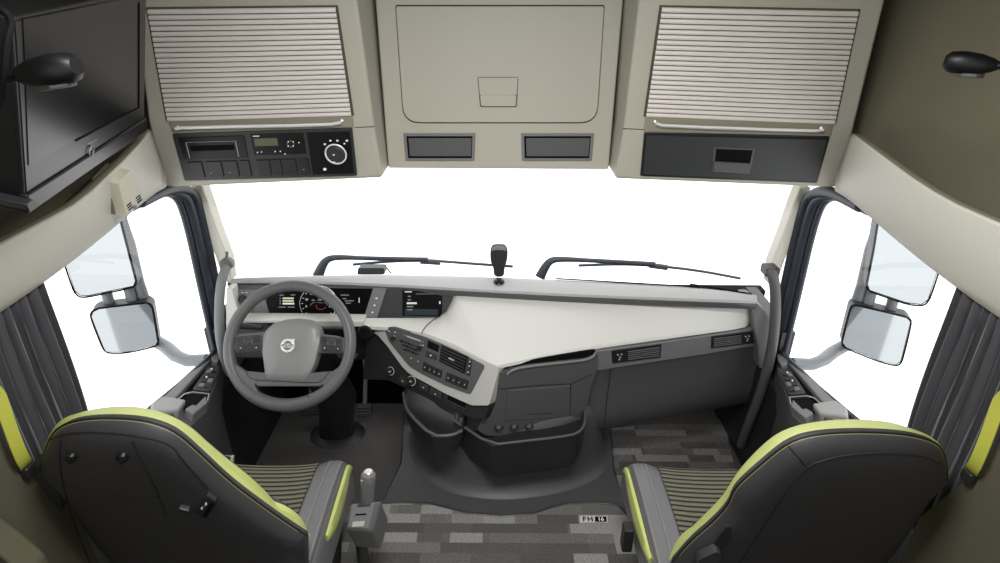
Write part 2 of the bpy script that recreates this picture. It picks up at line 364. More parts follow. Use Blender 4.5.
# ------------------------------------------------------------------ overhead lockers
CP = Plane.p3((0, 1.9, 1.30), (1, 1.9, 1.30), (0, 1.80, 1.82))
def locker(mir, px, shut, strip, rod, label):
    ext = V((0, .26, 0))
    sg = 1 if mir else -1
    t = thing('overhead_locker', label, 'locker', (sg*.7, 1.95, 1.3))
    return t
def carcass_prism(b, px):
    pts = CP.pts(px)
    back = [V((p.x, 2.16, p.z)) for p in pts]
    b.loft([pts, back])
for sg in (-1, 1):
    if sg < 0:
        t = thing('overhead_locker', 'cream overhead locker with closed slatted shutter above the radio panel', 'locker', (-.7, 1.95, 1.3), 'overhead lockers across the cab front')
        outer = [(122, -60), (134, 8), (147, 118), (162, 188), (382.5, 178), (374, 126), (357, 0), (350, -60)]
        shut = [(148.5, 9), (336, 7), (352, 115.5), (168.5, 121)]; strip = [(168.5, 119.5), (352.5, 115), (354, 127), (172.5, 131)]
        rod = [(178, 127), (184, 125.5), (330, 123), (342, 120.5)]
        seam = [(355, 127.5), (374.5, 126.5)]
    else:
        t = thing('overhead_locker', 'cream overhead locker with closed slatted shutter above a black drawer', 'locker', (.7, 1.95, 1.3), 'overhead lockers across the cab front')
        outer = [(647, -60), (639, 0), (624, 126), (615, 179), (837, 188), (853, 135), (886, 0), (900, -60)]
        shut = [(661.5, 7), (857.5, 11), (833.5, 124), (645.5, 116.5)]; strip = [(645.5, 115.5), (833.5, 122.5), (830, 136), (643.5, 131)]
        rod = [(655, 121.5), (662, 124), (812, 129), (821, 128)]
        seam = [(622.5, 128.5), (643.5, 129.5)]
    b = B(); carcass_prism(b, outer); b.build('carcass', CREAM, t, bevel=.012, seg=3)
    b = B(); b.feat(CP, [(x+(2 if x > 500 else -2)*(1 if i in (1, 2) else -1)*.0, y) for i, (x, y) in enumerate(sub(shut, -.012, -.018, 1.012, 1))], 0, .003); b.build('shutter_frame', OLIVE_D, t, bevel=.001)
    # roller shutter: one continuous ribbed sheet of slats
    b = B(); n = 22
    q = [CP(*p) for p in shut]; rows = []
    for i in range(n):
        for f, h in ((.0, .0035), (.16, .0075), (.5, .0088), (.84, .0075), (.93, .0045)):
            v = (i+f)/n; rows.append([q[0].lerp(q[3], v)+CP.n*h, q[1].lerp(q[2], v)+CP.n*h])
    b.loft(rows, closed=False); sh = b.build('roller_shutter', mat('shutter_slats', srgb(222, 214, 208), .45, .15, var=.06, scale=8), t, sharp=25)
    b = B()
    for i in range(1, n):
        v = (i-.04)/n; a, c = q[0].lerp(q[3], v), q[1].lerp(q[2], v); b.tube([a+CP.n*.0052, c+CP.n*.0052], .0011, 6)
    b.build('slat_joints', SEAM, sh)
    b = B(); b.feat(CP, strip, 0, .004); st = b.build('shutter_rail', RAIL, t, bevel=.002)
    b = B(); b.tube(smooth(CP.pts(rod, .016), 1), .0075, 10, flat=.6); b.tube([CP(*rod[0], 0), CP(*rod[0], .016)], .004, 8); b.tube([CP(*rod[-1], 0), CP(*rod[-1], .016)], .004, 8); b.build('shutter_handle', EMB, t)
    b = B(); b.tube(CP.pts(seam, .0005), .0014, 6); b.build('face_seam', OLIVE_D, t)
    if sg < 0:
        fr = [(173, 133), (352.5, 127.5), (357.5, 175), (185.5, 180)]
        b = B(); b.feat(CP, rnd(fr, .02), 0, .006); p = b.build('control_panel', BTN, t, bevel=.002)
        L1, L2, L3 = sub(fr, .03, .08, .395, .55), sub(fr, .43, .06, .725, .5), sub(fr, .745, .06, .985, .94)
        b = B(); b.feat(CP, L1, .006, .0085); b.build('disc_player', SATIN, p, bevel=.001)
        s = sub(L1, .1, .22, .86, .92); b = B(); b.tube(CP.pts([sub(s, 0, 0, 1, 1)[k] for k in (0, 3)], .0095), .0012, 6); b.tube(CP.pts([s[0], s[1]], .0095), .0005, 6); b.tube(CP.pts([s[1], s[2]], .0095), .0012, 6); b.build('slot_bezel', ICON, p)
        b = B(); b.feat(CP, sub(L1, .14, .38, .82, .62), .006, .0092); b.build('disc_slot', VOID, p)
        b = B(); b.feat(CP, L2, .006, .0085); b.build('tachograph', SATIN, p, bevel=.001)
        b = B(); b.feat(CP, sub(L2, .06, .2, .5, .56), .008, .0092); b.build('tachograph_display', E_LCD, p)
        c = sub(L2, .74, .5, .74, .5)[0]; ring = []
        for k in range(8):
            a = k*math.pi/4; b = B(); b.feat(CP, circ(c[0]+3.4*math.cos(a), c[1]+3*math.sin(a), .7, 8), .008, .0098); b.build('tachograph_key', WHITEP if k % 2 else MIDG, p)
        for u, v in ((.08, .86), (.16, .84), (.42, .84), (.52, .84), (.6, .97), (.9, .45)):
            cc = sub(L2, u, v, u, v)[0]; b = B(); b.feat(CP, circ(cc[0], cc[1], .7, 8), .008, .0098); b.build('tachograph_key', WHITEP, p)
        b = B(); b.feat(CP, sub(L2, .05, .06, .17, .1), .008, .0092); b.build('maker_mark', WHITEP, p)
        for u0, u1 in ((.045, .125), (.15, .235), (.24, .325), (.34, .395), (.435, .51), (.52, .575), (.58, .66), (.675, .73)):
            b = B(); b.feat(CP, sub(fr, u0, .6, u1, .93), .006, .0105); b.build('button', BLACK, p, bevel=.0015)
        for u, v in ((.165, .84), (.275, .84), (.7, .82)):
            cc = sub(fr, u, v, u, v)[0]; b = B(); b.feat(CP, circ(cc[0], cc[1], 1.2, 10, .7), .01, .0112); b.build('button_icon', MIDG, p)
        b = B(); b.feat(CP, L3, .006, .0085); b.build('heater_panel', SATIN, p, bevel=.001)
        kx = (335.8, 154.2)
        xd, yd = CP.basis(*kx)
        b = B(); b.lathe(CP(*kx, .0085), CP.n, [(.032, 0), (.032, .012), (.029, .015), (.001, .016)], 32); b.build('rotary_knob', BTN, p)
        b = B(); o = CP(*kx, .0245); b.tube([o+xd*.032*math.cos(a*math.pi/16)+yd*.032*math.sin(a*math.pi/16) for a in range(32)], .0026, 8, closed=True); b.build('knob_ring', EMB, p)
        for x, y, r in ((325.5, 143, 1.3), (331, 139.5, 1.2), (338, 139.5, 1.3), (347.5, 139.5, 1.4), (345, 142.5, 1), (325.5, 168, 1.8), (335.5, 151.5, 1), (336, 158.5, .8)):
            b = B(); h = .0245 if r <= 1 and y > 145 else .0085; b.feat(CP, circ(x, y, r, 10, r*.75), h, h+.001); b.build('panel_icon', WHITEP, p)
    else:
        fr = [(644, 132), (829.5, 136), (816.5, 182.5), (640, 175.5)]
        b = B(); b.feat(CP, rnd(fr, .02), 0, .004); b.build('drawer_surround', BLACK, t, bevel=.002)
        b = B(); b.feat(CP, rnd(sub(fr, .012, .05, .985, .94), .02), .0, .012); dr = b.build('drawer', BTN, t, bevel=.003)
        h = [(712.5, 145.5), (754, 147), (748.5, 172.5), (710.5, 170)]
        b = B(); b.feat(CP, rnd(h, .06), .01, .0135); b.build('handle_surround', DARK, dr, bevel=.001)
        b = B(); b.feat(CP, sub(h, .06, .06, .94, .55), .01, .0145); b.build('handle_recess', VOID, dr)
        b = B(); b.feat(CP, rnd(sub(h, .03, .56, .97, .96), .08), .01, .02); b.build('drawer_handle', DARK, dr, bevel=.002)
# middle locker
KP = Plane((0, 2.0, 1.31), (0, -1, 0))
t = thing('overhead_locker', 'cream middle overhead locker with a flap door between the two shuttered lockers', 'locker', (0, 2.05, 1.31), 'overhead lockers across the cab front')
b = B(); z0 = KP(500, 169).z; f = [V((-.382, 2.0, 2.12)), V((-.382, 2.0, z0)), V((.367, 2.0, z0)), V((.367, 2.0, 2.12))]; b.loft([f, [V((p.x, 2.165, p.z)) for p in f]]); b.build('carcass', CREAM, t, bevel=.006)
D = rndv([(396, 6), (604, 6), (596.5, 122), (404, 122)], [3, 3, 17, 17])
D2 = [(500+(x-500)*1.007, 64+(y-64)*1.02) for x, y in D]
b = B(); b.feat(KP, D2, -.002, .002); b.build('door_gap', SEAM, t)
b = B(); b.feat(KP, D, .0, .012); dr = b.build('flap_door', CREAM, t, bevel=.004)
H = [(478, 76.5), (518, 76.5), (516.5, 106), (480.5, 106)]
b = B(); b.feat(KP, rnd(sub(H, -.01, .0, 1.01, 1.02), .06), .01, .0128); b.build('handle_gap', OLIVE_D, dr)
# scooped upper half: a slope running into the door
b = B(); u = KP.pts(sub(H, .01, .02, .99, .6), .0135); w = [u[0], u[1], u[2]-KP.n*.012, u[3]-KP.n*.012]
b.face([p+KP.n*.0005 for p in u[:2]]+[p+KP.n*.0 for p in (u[2], u[3])]); b.build('handle_scoop', CREAM, dr)
b = B(); b.feat(KP, rnd(sub(H, .02, .6, .98, .98), .1), .01, .018); b.build('flap_handle', CREAM, dr, bevel=.003)
for x0, x1, sk in ((403.5, 475.5, 1), (521, 594, -1)):
    q = [(x0, 133), (x1, 133), (x1-(1 if sk > 0 else 2.5), 160.5), (x0+(2.5 if sk > 0 else 1), 160.5)]
    b = B(); b.feat(KP, q, 0, .006); v = b.build('storage_slot', MIDG, t, bevel=.002)
    b = B(); b.feat(KP, sub(q, .04, .1, .96, .9), .004, .0065); b.build('slot_gap', VOID, v)
    b = B(); b.feat(KP, sub(q, .065, .17, .95, .83), .004, .0085); b.build('slot_lid', DARK, v, bevel=.002)

# ------------------------------------------------------------------ television on the left
A, Nn, NT = at(144, 124, Y=1.58), None, V((-.668, .90, 1.825))
Nn = at(24, 204, Z=A.z); TP = Plane.p3(A, Nn, NT)
t = thing('television', 'black flat television on a bracket above the left side shelf', 'television', tuple((A+Nn)/2))
o4 = [(11, 16), (147, -12), (144.5, 124), (24, 204)]
b = B(); b.feat(TP, o4, -.055, 0); b.build('casing', SATIN, t, bevel=.006)
b = B(); b.feat(TP, sub(o4, .02, .03, .975, .945), -.002, .0015); b.build('bezel', SATIN, t, bevel=.001)
b = B(); b.feat(TP, [(21, 19), (137, -4), (137, 107), (74, 140), (27, 165)], 0, .0028); b.build('screen', TVGLASS, t)
b = B(); b.tube(TP.pts([(137.3, 2), (137.3, 107), (74, 140)], .003), .0022, 6); b.build('screen_edge', VOID, t)
b = B(); b.feat(TP, sub(o4, .0, .95, 1, 1.05), -.07, .006); b.build('speaker_bar', SATIN, t, bevel=.004)
xd, yd = TP.basis(91, 152); o = TP(91.5, 151.5, .005); b = B(); b.tube([o+xd*.011*math.cos(a*math.pi/10)+yd*.011*math.sin(a*math.pi/10) for a in range(20)], .0016, 6, closed=True); b.build('power_button', MIDG, t)
b = B(); b.feat(TP, [(86, 143.5), (96, 138.5), (96, 139.8), (86, 144.8)], 0, .0026); b.build('badge', MIDG, t)
b = B(); m_ = (A+Nn)/2; b.box(m_+V((-.14, -.02, .15)), (.22, .1, .1)); b.build('wall_bracket', BLACK, t, bevel=.005)
b = B(); b.feat(TP, [(17, 203), (24, 197), (33, 204), (20, 209)], -.05, .012); b.build('corner_cap', BLACK, t, bevel=.003)

# reading lamps
def lamp(base, path, hp, head_dir, label, mir):
    t = thing('reading_lamp', label, 'lamp', tuple(base), 'gooseneck reading lamps on the side walls')
    b = B(); b.tube(smooth(path, 2), .006, 10); b.build('gooseneck', LAMPB, t)
    b = B(); b.lathe(base, path[1]-path[0], [(.028, 0), (.028, .012), (.012, .018)], 20); b.build('wall_mount', LAMPB, t)
    d = head_dir.normalized(); K = head_dir.length/.1; z = V((0, 0, 1)); w = d.cross(z).normalized(); u = w.cross(d).normalized()
    b = B(); rings = []
    for s_, wd, ht in ((0, .008, .006), (.012, .018, .011), (.035, .027, .016), (.065, .03, .018), (.09, .026, .016), (.1, .016, .009)):
        rings.append([hp + d*s_*K + w*wd*K*math.copysign(abs(math.cos(a))**.7, math.cos(a)) + u*ht*K*1.35*math.copysign(abs(math.sin(a))**.8, math.sin(a)) for a in [2*math.pi*k/20 for k in range(20)]])
    b.loft(rings); b.build('lamp_head', LAMPB, t)
    b = B(); b.loft([[hp + d*(.052+.034*math.cos(a))*K + w*.02*K*math.sin(a) - u*hh*K*1.35 for a in [2*math.pi*k/20 for k in range(20)]] for hh in (.012, .0205)]); b.build('lens', LAMPLENS, t, bevel=.002)
    return t
hp = at(17, 76, X=-.62)
lamp(V((-1.14, .80, 1.70)), [V((-1.14, .80, 1.70)), V((-1.0, .80, 1.70)), V((-.85, .79, 1.71)), at(0, 82, X=-.66), hp+V((.005, 0, 0))], hp, at(77, 66, X=-.54)-hp, 'black gooseneck reading lamp in front of the television', False)
hp = at(999, 66, X=.86)
lamp(V((1.14, 1.02, 1.76)), [V((1.14, 1.02, 1.76)), V((1.06, 1.02, 1.76)), V((.95, 1.02, 1.757)), hp+V((-.005, 0, 0))], hp, at(944, 61, X=.795)-hp, 'black gooseneck reading lamp high on the right wall', True)
# cable loop at the far left edge
b = B(); b.tube(smooth([V((-1.15, .66, 1.92)), at(-25, 8, X=-.66), at(2, 8, X=-.62), at(13, 22, X=-.615), at(6, 40, X=-.62), at(4, 70, X=-.63), at(-2, 120, X=-.66), V((-.85, .60, 1.55)), V((-1.15, .62, 1.5))], 3), .0045, 8)
tag(b.build('television_cable', VOID), 'black looped cable hanging beside the near edge of the television', 'cable')

# alarm box on left shelf
AP = Plane.p3(at(119, 183.5, X=-.95), at(131, 170, X=-.945), at(127, 218, X=-.975))
t = thing('alarm_box', 'small beige vented alarm box fixed to the left side shelf', 'alarm', tuple(AP(127, 218)))
b = B(); b.feat(AP, rnd([(118.5, 183.5), (131, 170), (142, 193), (127, 218)], .06), -.032, 0); c = b.build('housing', BEIGE, t, bevel=.004, seg=3)
b = B(); b.feat(AP, rnd([(116.5, 184), (131, 168), (143.5, 193), (126, 218)], .06), -.06, -.027); b.build('back_plate', OLIVE, t, bevel=.003)
for qx, qy in ((126.5, 205.5), (135.5, 198)):
    for k in range(3):
        b = B(); x, y = qx+k*.9, qy+k*2.2; b.feat(AP, [(x, y), (x+4.2, y-3.6), (x+4.6, y-2.6), (x+.4, y+1)], -.001, .0008); b.build('vent_slot', VOID, t)
b = B(); xd, yd = AP.basis(134, 207); b.lathe(AP(134.3, 207), AP.n, [(.006, 0), (.005, .004), (.001, .005)], 14); b.build('test_button', MIDG, t)

# ------------------------------------------------------------------ curtains and belts
for nm, sg, mir in SIDES:
    n = 200; cols = []
    for j in range(15):
        v = j/14; row = []; z = 1.25-.71*v
        for i in range(n+1):
            u = i/n; y = .84+(.425-.06*v)*u+.008*math.sin(v*5+u*6)
            ph = u*math.pi*2*15+.6*math.sin(u*9+v*1.3); a = .02+.012*min(1, v*1.6+.25)
            row.append(V((-1.08+a*(2*abs(math.sin(ph/2))**.7-1)+.003*math.sin(ph*2.3+v*2), y+.004*math.sin(ph*1.7+v*3), z)))
        cols.append(row)
    b = B(); b.loft(cols, closed=False)
    tag(b.build('curtain', CURT, solid=.003, mir=mir), 'dark grey pleated curtain bunched at the rear of the %s door window' % nm, 'curtain', 'pleated door curtains')
    # seat belt strap
    b = B(); ps = [V((-1.0, .88, 1.22)), at(-5, 382, X=-1.0), at(9, 424, X=-1.0), at(22, 458, X=-1.0), at(28, 466, X=-1.012), V((-1.034, at(28, 466, X=-1.012).y+.012, at(28, 466, X=-1.012).z-.015))]
    ps = smooth(ps, 2); w = V((.004, .012, .002))
    b.loft([[p-w, p+w, p+w+V((-.003, .001, 0)), p-w+V((-.003, .001, 0))] for p in ps])
    t = thing('seat_belt', 'lime seat belt strap hanging behind the %s curtain' % nm, 'seat belt', (sg*.99, .9, .8), 'lime seat belts beside the seats')
    b.build('webbing', LIMEB, t, sharp=60, mir=mir)
    b = B(); b.box((-1.005, .88, 1.22), (.05, .08, .05)); b.build('belt_guide', BLACK, t, bevel=.006, mir=mir)
    b = B(); b.box(at(29, 470, X=-1.02), (.02, .03, .03)); b.build('anchor', BLACK, t, bevel=.006, mir=mir)
for i, (nm, sg, mir) in enumerate(SIDES):
    b = B(); b.prism([V((-1.03, -.5, 1.24)), V((-1.03, .86, 1.24)), at(-12, 420, X=-1.03), at(6, 447, X=-1.03), at(24, 468, X=-1.03), V((-1.03, 1.07, .70)), V((-1.03, 1.07, .0)), V((-1.03, -.5, .0))], (-.02, 0, 0))
    struct(b, 'trim_%d' % (i+4), OLIVE_D, 'dark olive pillar trim behind the %s seat' % nm, 'pillar trim', mir=mir)
    b = B(); b.box((-1.13, 2.22, .33), (.05, .4, .66)); b.box((-1.08, 1.97, .24), (.05, .9, .48))
    struct(b, 'trim_%d' % (i+6), BLACK, 'black kick panel at the %s end of the footwell' % nm, 'kick panel', mir=mir)
pa, pb, pc = at(-30, 492, X=-1.08), at(20, 529, X=-.99), at(46, 552, X=-.945)
b = B(); b.prism([pa, pb, pc, V((pc.x, pc.y, .02)), V((pa.x, pa.y, .02))], (.0, -.06, 0))
struct(b, 'trim_3', OLIVE_D, 'olive storage panel at the lower left behind the seat', 'panel trim', bevel=.01)

# ------------------------------------------------------------------ outside mirrors
for nm, sg in (('left', -1), ('right', 1)):
    f = (lambda x: x) if sg < 0 else (lambda x: 1000-x)
    dy = 0 if sg < 0 else 6
    X0 = sg*1.5
    def mp(x, y, X=X0): return at(f(x), y+dy, X=X)
    MP = Plane.p3(mp(100, 330), mp(100, 300), mp(150, 330)+V((-sg*0.0, 0, 0)))
    c = mp(124, 328); MP = Plane(c, V((-sg*.36, -.93, .0)))
    t = thing('outside_mirror', 'double outside mirror on a pale arm beyond the %s door window' % nm, 'mirror', tuple(c), 'outside mirrors')
    low = [(92, 311), (98, 308), (148, 302), (153, 306), (159, 342), (157, 346), (126, 353), (108, 353), (103, 349), (90, 316)] if sg < 0 else [(88, 305), (93, 309+3), (146, 297), (149, 301), (157, 336), (155, 340), (108, 359), (101, 358), (99, 355), (89, 310)]
    if sg > 0: low = [(1000-x, y) for x, y in [(852, 305), (858, 305), (908, 317), (912, 321), (902, 362), (897, 366), (880, 362), (845, 348), (841, 343), (850, 308)]]
    upm = [(60, 250), (74, 205), (116, 200), (124, 232), (137, 282), (135, 287), (88, 297), (80, 297), (74, 292)] if sg < 0 else [(1000-x, y) for x, y in [(866, 285), (873, 250), (880, 205), (926, 200), (942, 262), (929, 301), (922, 306), (906, 304), (868, 291)]]
    dd = 0 if sg < 0 else -6
    def fl(px, h): return [p for p in MP.pts([(f(x), y+(0)) for x, y in px], h)]
    for nmz, px in (('lower_mirror', low), ('upper_mirror', upm)):
        if nmz[0] == 'u': MP = Plane(c, V((-sg*.22, -.97, -.02)))
        b = B(); b.prism(fl(px, 0), -MP.n*.07); hs = b.build(nmz+'_housing', ARMG if False else SEAL, t, bevel=.008)
        b = B(); b.tube(fl(rnd(px, .3, 2), .002), .0032, 8, closed=True); b.build('mirror_rim', VOID, hs)
        cx = sum(p[0] for p in px)/len(px); cy = sum(p[1] for p in px)/len(px)
        gx = [(cx+(x-cx)*.955, cy+(y-cy)*.95) for x, y in px]
        b = B(); b.prism(fl(gx, -.002), MP.n*.0035); b.build('mirror_glass', MIRROR, hs, bevel=.001)
    MP = Plane(c, V((-sg*.36, -.93, .0)))
    def P(x, y, h): return MP(f(x), y, 0)+MP.n*h
    yo = 0 if sg < 0 else 5
    b = B()
    for x in (104, 128): b.tube([P(x-3, 285+yo, -.045), P(x+4, 312+yo, -.045)], .02, 10)
    b.tube([P(119, 228+yo, -.06), P(127, 250+yo, -.06), P(136, 288+yo, -.06), P(152, 335+yo, -.06)], .022, 10); b.build('mirror_bracket', ARMG, t)
    b = B(); ep = at(207, 360, X=-1.2); ep = V((sg*1.2, ep.y, ep.z)); p2 = at(182, 361, X=-1.3); p2 = V((sg*1.3, p2.y, p2.z)); p3 = P(160, 350+yo, -.06); p4 = P(138, 343+yo, -.055)
    b.tube(smooth([ep, p2, p3, p4], 1), [.04, .045, .04, .034, .03, .03][:len(smooth([ep, p2, p3, p4], 1))] if len(smooth([ep, p2, p3, p4], 1)) <= 6 else .036, 12, flat=.7); b.build('mirror_arm', ARMG, t)

# ------------------------------------------------------------------ dashboard
dash = thing('dashboard', 'wraparound truck dashboard, pale grey top over charcoal lower panels', 'dashboard', (0, 2.1, .3))
# top pad
fe = [(227, 280.5), (265, 280.5), (300, 281), (350, 282.5), (400, 284.7), (455, 288), (500, 290.5), (560, 293.5), (620, 296), (680, 298.3), (730, 300), (757, 301)]
be = [(229, 279.5), (265, 277.5), (300, 276), (350, 275), (400, 275), (455, 276), (500, 277.5), (560, 280), (620, 283), (680, 286.5), (730, 291), (756, 295)]
f1 = [at(x, y, Z=.83) for x, y in fe]; b1 = [at(x, y, Z=.838) for x, y in be]
def wr(p):       # where the pad meets the screen
    return V((p.x, 2.26-.13*(p.x/1.05)**2, .832))
b = B()
b.loft([[p+V((0, .012, -.02)) for p in f1], [p+V((0, 0, -.012)) for p in f1], f1, [p.lerp(q, .35)+V((0, 0, .006)) for p, q in zip(f1, b1)], [p.lerp(q, .75)+V((0, 0, .005)) for p, q in zip(f1, b1)], b1, [q+V((0, .02, -.03)) for q in b1], [V((q.x, q.y+.02, .78)) for q in b1]], closed=False)
b.build('top_pad', PADG, dash, sharp=50)
b = B(); b.loft([[p+V((0, .004, -.011)) for p in f1], [p+V((0, -.004, -.013)) for p in f1], [p+V((0, .004, -.036)) for p in f1], [p+V((0, .04, -.038)) for p in f1]], closed=False)
b.build('pad_lip', DARK, dash, solid=.002)
b = B(); o = at(499, 281.5, Z=.846); b.lathe(o, (0, -.2, 1), [(.022, 0), (.018, .004), (.008, .009), (.001, .01)], 16); b.build('light_sensor', SATIN, dash)
b = B()
for xx in ((556, 278.6, 700, 287), (690, 284, 752, 294)): b.tube([at(xx[0], xx[1], Z=.842), at(xx[2], xx[3], Z=.842)], .003, 6)
b.build('demister_slot', VOID, dash)
# pale top
cols = [((362, 318), .715, (364, 326), .70), ((400, 318), .715, (398, 328), .704), ((437, 317.5), .715, (430, 337.5), .704), ((446, 312), .735, (450, 344.5), .703), ((452, 301), .775, (466, 351.5), .702), ((455, 292), .80, (483, 359.5), .701),
        ((500, 294), .80, (496.5, 365.8), .70), ((520, 295), .80, (512, 362.5), .70), ((560, 296.5), .80, (540, 356.5), .70), ((620, 299), .80, (602, 345), .70), ((680, 301), .80, (678, 334.5), .70), ((730, 302.5), .80, (732, 327), .70), ((744, 303), .80, (747, 324), .702), ((750, 306), .795, (752, 318), .715)]
bk = [at(*c[0], Z=c[1]) for c in cols]; fr_ = [at(*c[2], Z=c[3]) for c in cols]
bk = resample(bk, 60); fr_ = resample(fr_, 60)
# keep matched parameterisation column by column
bk = []; fr_ = []
for c, d in zip(cols, cols[1:]):
    for k in range(5):
        t_ = k/5; bk.append(at(*c[0], Z=c[1]).lerp(at(*d[0], Z=d[1]), t_)); fr_.append(at(*c[2], Z=c[3]).lerp(at(*d[2], Z=d[3]), t_))
bk.append(at(*cols[-1][0], Z=cols[-1][1])); fr_.append(at(*cols[-1][2], Z=cols[-1][3]))
rows = [[p+V((0, .02, -.02)) for p in bk], bk] + [[p.lerp(q, v)+V((0, 0, .10*v*(1-v)*(p-q).length)) for p, q in zip(bk, fr_)] for v in (.15, .3, .5, .7, .85, .95)] + [fr_, [q+V((0, -.002, -.012)) for q in fr_], [q+V((0, .01, -.02)) for q in fr_], [q+V((0, .08, -.022)) for q in fr_]]
b = B(); b.loft(rows, closed=False); b.build('pale_top', PALE, dash, sharp=50)
b = B(); b.tube([at(x, y, Z=z)+V((0, 0, .004)) for x, y, z in ((441, 316.5, .722), (434, 320, .722), (427, 326, .718), (423, 331, .712), (421.5, 335, .706))], .0016, 6); b.build('top_seam', SEAM, dash)
# left pale end beside the pillar
b = B(); b.prism([at(x, y, Y=1.985) for x, y in ((236, 320), (300, 320.5), (364, 321.5), (364, 327), (325, 327), (280, 323.5), (233, 323))], (0, .06, 0)); b.build('driver_ledge', PALE, dash, bevel=.004)
b = B(); b.prism([at(x, y, Y=2.03) for x, y in ((226, 289), (232, 289), (240, 318), (234, 332), (226, 345))], (0, .05, 0)); b.build('pale_end', PALE, dash, bevel=.003)
# instrument face
IP = Plane.p3((0, 2.045, .715), (1, 2.045, .715), (0, 2.075, .81))
b = B(); b.feat(IP, [(231, 286), (455, 288), (455, 294), (449, 310), (438, 318), (238, 318)], -.03, 0); b.build('instrument_surround', DARK, dash)
b = B(); b.feat(IP, [(233, 289), (266, 290), (265, 297), (271, 317), (240, 317)], -.01, .004); ls = b.build('light_switch_panel', MIDG, dash, bevel=.002)
b = B(); b.feat(IP, [(248, 307.5), (254.5, 308), (253.5, 312), (246, 311.5)], 0, .008); b.build('switch', DARK, ls, bevel=.001)
for x, y in ((243, 292.3), (247, 292.3), (260, 300.5), (257, 301.5), (237.5, 292.5)):
    b = B(); b.feat(IP, circ(x, y, .9, 8, .5), 0, .0052); b.build('switch_icon', WHITEP, ls)
b = B(); b.lathe(IP(243.5, 299), IP.n, [(.017, 0), (.017, .01), (.014, .016), (.001, .017)], 24); b.build('light_knob', BLACK, ls)
cl = [(265, 290), (272, 287.5), (373, 288.5), (364, 317.5), (272, 317.5), (267, 304)]
b = B(); b.feat(IP, cl, -.01, .003); ic = b.build('instrument_cluster', SCREEN, dash, bevel=.002)
def onip(name, pts, m, par, h=.0042): b = B(); b.feat(IP, pts, .002, h); return b.build(name, m, par)
gc = (318.5, 303.5); b = B()
pth = [IP(gc[0]+18.7*math.cos(a), gc[1]+17.5*math.sin(a), .005) for a in [math.radians(d) for d in range(140, 401, 10)]]
b.tube(pth, .0018, 8); b.build('gauge_ring', CHROME, ic)
for k, d in enumerate(range(140, 401, 20)):
    a = math.radians(d); b = B(); c, s_ = math.cos(a), math.sin(a)
    b.tube([IP(gc[0]+15.5*c, gc[1]+14.3*s_, .004), IP(gc[0]+17*c, gc[1]+15.8*s_, .004)], .0009, 5); b.build('gauge_tick', E_WHITE, ic)
for k, s_ in enumerate(('0', '20', '40', '60', '80', '100', '120')):
    a = math.radians(165+k*35); x, y = gc[0]+12.6*math.cos(a), gc[1]+11.6*math.sin(a); xd, yd = IP.basis(x, y)
    b = B(); b.text(s_, IP(x, y, .004), xd, yd, .0105); b.build('gauge_number', E_WHITE, ic)
for i, (x, y, w) in enumerate(((312, 299.4, 3), (318, 299.2, 4), (324.5, 299.2, 3.5), (318.6, 296.9, 4))): onip('readout', [(x, y), (x+w, y), (x+w, y+1.2), (x, y+1.2)], E_DIM, ic)
for a0, a1, m, r in ((195, 240, E_DIM, 9), (240, 262, E_RED, 8), (262, 300, E_DIM, 7), (300, 345, E_DIM, 9)):
    b = B(); b.tube([IP(319+r*math.cos(math.radians(d)), 307+r*.62*math.sin(math.radians(d)), .004) for d in range(a0, a1+1, 5)], .0009, 5); b.build('sub_gauge_arc', m, ic)
b = B(); b.tube([IP(x, y, .004) for x, y in ((316, 305), (317.5, 309), (323, 309.5), (326, 307))], .0009, 5); b.build('gauge_needle', E_RED, ic)
for i, (w, m) in enumerate(((11, E_AMBER), (11, E_AMBER), (11.5, E_WHITE))):
    y = 297.3+2.65*i; onip('fuel_bar', [(283, y), (283+w, y), (283+w, y+1.7), (283, y+1.7)], m, ic)
    onip('bar_mark', [(280, y), (281, y), (281, y+1.5), (280, y+1.5)], E_DIM, ic)
for x, y, w in ((280, 294.5, 4), (291, 294.3, 4.5), (279, 306.5, 7), (288, 306.5, 7), (341, 294.5, 8), (343, 298, 3.5), (345, 300.2, 9), (346, 302.5, 5)): onip('readout', [(x, y), (x+w, y), (x+w, y+.9), (x, y+.9)], E_DIM, ic)
onip('scroll_bar', [(359, 297.5), (359.7, 297.5), (359.7, 302.5), (359, 302.5)], E_WHITE, ic)
b = B(); b.feat(IP, [(373.5, 288), (387, 288.5), (377.5, 317.5), (364, 317.5)], -.01, .006); sw = b.build('switch_strip', MIDG, dash, bevel=.002)
for x, y in ((376.8, 298), (374.8, 305), (372.8, 312)): onip('strip_icon', circ(x, y, 1.2, 8, .8), WHITEP, sw, .0072)
b = B(); b.feat(IP, [(387, 288.5), (455, 290), (455, 294), (449, 309), (438, 317.5), (378, 317.5)], -.01, .003); sur = b.build('screen_surround', BTN, dash, bevel=.002)
sc = [(402.5, 290), (442.5, 291.5), (442, 316), (402.5, 315.5)]
b = B(); b.feat(IP, sc, 0, .006); b.build('infotainment_screen', SCREEN, sur, bevel=.0015)
b = B(); b.feat(IP, sub(sc, .06, .72, .9, .96), .004, .0064); b.build('screen_footer', E_BLUE, sur)
for x, y, w, h, m in ((405, 291, 7, 1, E_WHITE), (408, 295.5, 3, 1.2, E_DIM), (408, 299, 3.2, 1.2, E_DIM), (407, 302, 10, 1.8, E_WHITE), (407, 305.6, 6.5, 1.3, E_DIM), (407.3, 308.8, 5.5, 1.2, E_DIM), (439.3, 301, 1.4, 2.6, E_WHITE), (416, 293.4, 24, .5, E_DIM)):
    b = B(); b.feat(IP, [(x, y), (x+w, y), (x+w, y+h), (x, y+h)], .005, .0068); b.build('menu_line', m, sur)
